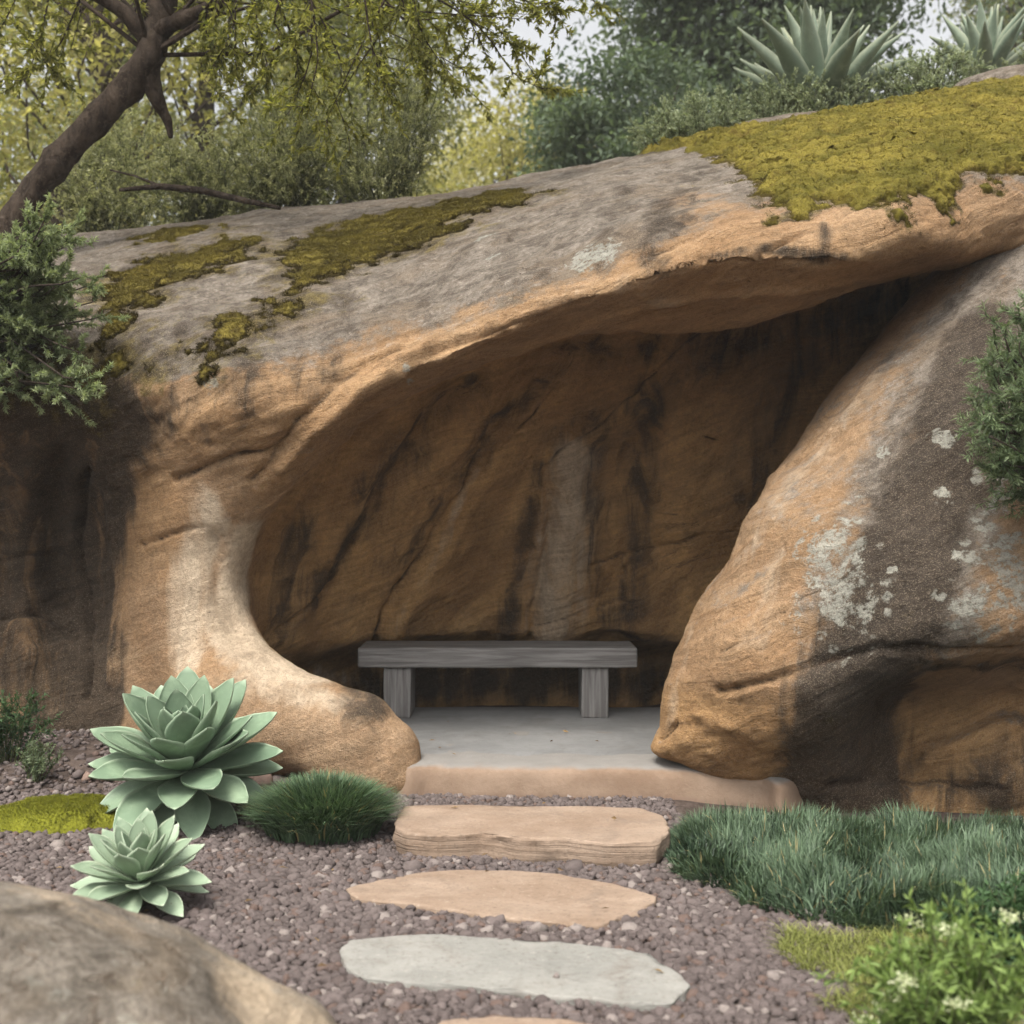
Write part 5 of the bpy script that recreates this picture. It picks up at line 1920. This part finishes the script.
# hanging boughs that the photograph shows
boughs = [
    [(268, -20), (278, 20), (285, 50), (300, 72)], [(300, -20), (340, 20), (390, 45), (440, 60)], [(330, -20), (400, 10), (470, 22), (540, 20)],
    [(420, -25), (480, 20), (520, 60), (545, 92)], [(400, -20), (440, 40), (470, 75)], [(360, -20), (380, 40), (400, 95)], [(240, -20), (235, 40), (225, 80)],
    [(280, -20), (320, 60), (345, 125)], [(470, -30), (520, -5), (556, 8)], [(310, 0), (310, 60), (290, 110)], [(400, 0), (350, 60), (330, 110)], [(200, -10), (215, 30), (250, 60)],
    [(60, -20), (40, 30), (20, 80)], [(20, -30), (5, 20), (-20, 80)], [(90, -10), (75, 25), (60, 50)], [(-20, -20), (-40, 50), (-60, 120)], [(350, -30), (420, 30), (430, 70)],
    [(440, -30), (470, 10), (490, 50)], [(260, -30), (255, 30), (262, 75)], [(180, -30), (200, 0), (200, 40)]]
for bg in boughs:
    dep = rng.uniform(6.7, 7.6)
    for rep in range(2):
        dd = dep + rng.normal(0, 0.25)
        ln = smooth_poly([at(px + rng.normal(0, 10), py + rng.normal(0, 8), dd + 0.08 * k) for k, (px, py) in enumerate(bg)], 3, False)
        leafy_twig(LF, TR, ln, 52, 0.050, 0.017, rng, 0.008)
# the crown above the frame
for k in range(110):
    a, q = rng.uniform(0, 2 * np.pi), math.sqrt(rng.random())
    cen = np.array([-1.6 + 3.4 * q * math.cos(a), 7.9 + 2.1 * q * math.sin(a), 4.75 + 2.3 * rng.random() * math.sqrt(1 - q * q * .9) + 0.3])
    if cen[2] < 1.36 + (512 + 40) / 1200 * cen[1]:
        cen[2] += 0.5
    src = ends[rng.integers(0, len(ends))]
    st = src[np.argmin(((src - cen) ** 2).sum(1))]
    if rng.random() < 0.35:
        TR.tube(wiggle(st, cen, 6, 0.06, rng), np.linspace(0.016, 0.004, 6), 5)
    d = unit(rng.normal(0, 1, 3) + (0, 0, -0.2))
    leafy_twig(LF, TR, wiggle(cen, cen + d * 0.5, 6, 0.06, rng), 44, 0.062, 0.021, rng, 0.005)
to = at(18, 235, 7.6)
tree_root = empty('leaning_tree', to)
tag(tree_root, 'leaning dark trunked tree with a broken stub limb and leafy boughs over the rock', 'tree')
link('trunk', shift(TR.mesh('trunk'), to), TREEBARK, tree_root)
link('crown', shift(LF.mesh('crown', False), to), OAK, tree_root)


# ------------------------------------------------------------------ trees farther up the hill
def hill_tree(x, y, height, radius, crown_base, leaves, mat, label, seed, leaf=0.14, clumps=120, name='hillside_tree', squash=1.0):
    rng = np.random.default_rng(seed)
    z0 = float(ground_z(x, y))
    TR, LF = Bag(), Bag()
    top = np.array([rng.normal(0, 0.3), rng.normal(0, 0.3), height * 0.8])
    tl = wiggle((0, 0, -0.3), top, 9, 0.025, rng)
    TR.tube(tl, np.linspace(0.05 * height ** 0.8, 0.03, 9), 8, None, 0.2)
    cz = (height + crown_base) / 2
    hz = (height - crown_base) / 2
    lobes = unit(rng.normal(size=(9, 3)))
    amp = rng.uniform(-0.28, 0.32, 9)
    for k in range(clumps):
        d = unit(rng.normal(size=3))
        r = (0.35 + 0.65 * rng.random() ** 0.5) * (1 + (amp * np.exp(-((lobes - d) ** 2).sum(1) * 2.2)).sum())
        c = np.array([d[0] * radius * r, d[1] * radius * r * squash, cz + d[2] * hz * r])
        if c[2] < 0.3:
            continue
        if k % 3 == 0:
            st = tl[min(8, int(max(1, c[2] / height * 7)))]
            TR.tube(wiggle(st, c, 5, 0.05, rng), np.linspace(0.035, 0.008, 5), 4)
        m = leaves // clumps
        sz = radius * rng.uniform(0.13, 0.27)
        P = c + rng.normal(0, 1, (m, 3)) * (sz, sz, sz * 0.6)
        LF.leaves(P, rng.normal(0, 1, (m, 3)) + (0, 0, -0.3), leaf * rng.uniform(0.6, 1.2, m), leaf * 0.45 * rng.uniform(0.7, 1.2, m), rng, np.clip(rng.normal(0.4, 0.25, m) + rng.normal(0, 0.14), 0, 1))
    root = empty(name, (x, y, z0))
    tag(root, label, 'tree')
    link('trunk', TR.mesh('trunk'), TREEBARK, root)
    link('crown', LF.mesh('crown', False), mat, root)


BGDARK = leaf_material('dark_crown_leaf', (0.06, 0.09, 0.055), (0.19, 0.24, 0.15), 0.45)
BGGOLD = leaf_material('golden_crown_leaf', (0.22, 0.21, 0.07), (0.60, 0.54, 0.24), 0.55)
BGMID = leaf_material('olive_crown_leaf', (0.11, 0.13, 0.04), (0.42, 0.41, 0.17), 0.55)  # golden and olive leaf colours raised in place of sun from behind


def by_pix(px, Y):
    return (px - 512) / FPX * Y


hill_tree(by_pix(742, 19), 19, 11.5, 2.15, 1.0, 80000, BGDARK, 'broad dark green tree far behind the big agave', 901, 0.16, 230)
hill_tree(by_pix(632, 17), 17, 4.0, 1.15, 0.3, 24000, BGDARK, 'lower dark tree in front of the broad dark one, behind the pale shrubs', 902, 0.13, 80)
hill_tree(by_pix(505, 24), 24, 6.3, 2.4, 0.2, 26000, BGGOLD, 'golden hazy tree beyond the thicket', 903, 0.15, 120)
hill_tree(by_pix(350, 19), 19, 8.6, 1.6, 0.6, 14000, BGMID, 'olive green tree behind the twiggy end of the thicket', 904, 0.14, 120)
hill_tree(by_pix(225, 17), 17, 9.0, 1.9, 0.4, 14000, BGMID, 'olive tree seen through the gap beside the leaning trunk', 905, 0.14, 110)
hill_tree(by_pix(70, 15), 15, 10.0, 2.2, 0.3, 15000, BGGOLD, 'yellow green tree behind the leaning trunk', 906, 0.13, 120)
hill_tree(by_pix(-120, 17), 17, 10.5, 2.4, 0.3, 15000, BGMID, 'olive tree at the far edge behind the overhanging shrub', 907, 0.14, 110)
hill_tree(by_pix(1015, 27), 27, 14.5, 1.7, 5.5, 12000, BGMID, 'tall hazy tree behind the small agave', 908, 0.17, 110)
hill_tree(by_pix(1150, 22), 22, 11.5, 3.0, 1.0, 20000, BGDARK, 'dark tree beyond the grey rock', 909, 0.16, 100)
hill_tree(by_pix(120, 30), 30, 15.0, 4.5, 1.0, 22000, BGMID, 'pale distant tree behind the yellow green one', 912, 0.22, 110)
hill_tree(by_pix(470, 44), 44, 11.5, 5.0, 0.5, 18000, BGGOLD, 'far golden tree low in the gap of the trees', 913, 0.25, 100)

# ------------------------------------------------------------------ hazy air
HAZE_DENSITY = 0.0017
hm = bpy.data.materials.new('hazy_air')
hm.use_nodes = True
hm.node_tree.nodes.clear()
ho = hm.node_tree.nodes.new('ShaderNodeOutputMaterial')
hv = hm.node_tree.nodes.new('ShaderNodeVolumePrincipled')
hv.inputs['Color'].default_value = (0.95, 0.95, 0.93, 1)
hv.inputs['Density'].default_value = HAZE_DENSITY
hv.inputs['Anisotropy'].default_value = 0.0
hm.node_tree.links.new(hv.outputs[0], ho.inputs['Volume'])
x0, x1, y0, y1, z0, z1 = -112, 112, -42, 142, -1.2, 26
hV = np.array([(x, y, z) for x in (x0, x1) for y in (y0, y1) for z in (z0, z1)], float)
hQ = np.array([(0, 1, 3, 2), (4, 6, 7, 5), (0, 4, 5, 1), (2, 3, 7, 6), (0, 2, 6, 4), (1, 5, 7, 3)])
haze = link('haze', fast_mesh('haze', hV, [hQ]), hm)
tag(haze, 'thin pale morning haze over the garden and the trees', 'haze', kind='stuff')
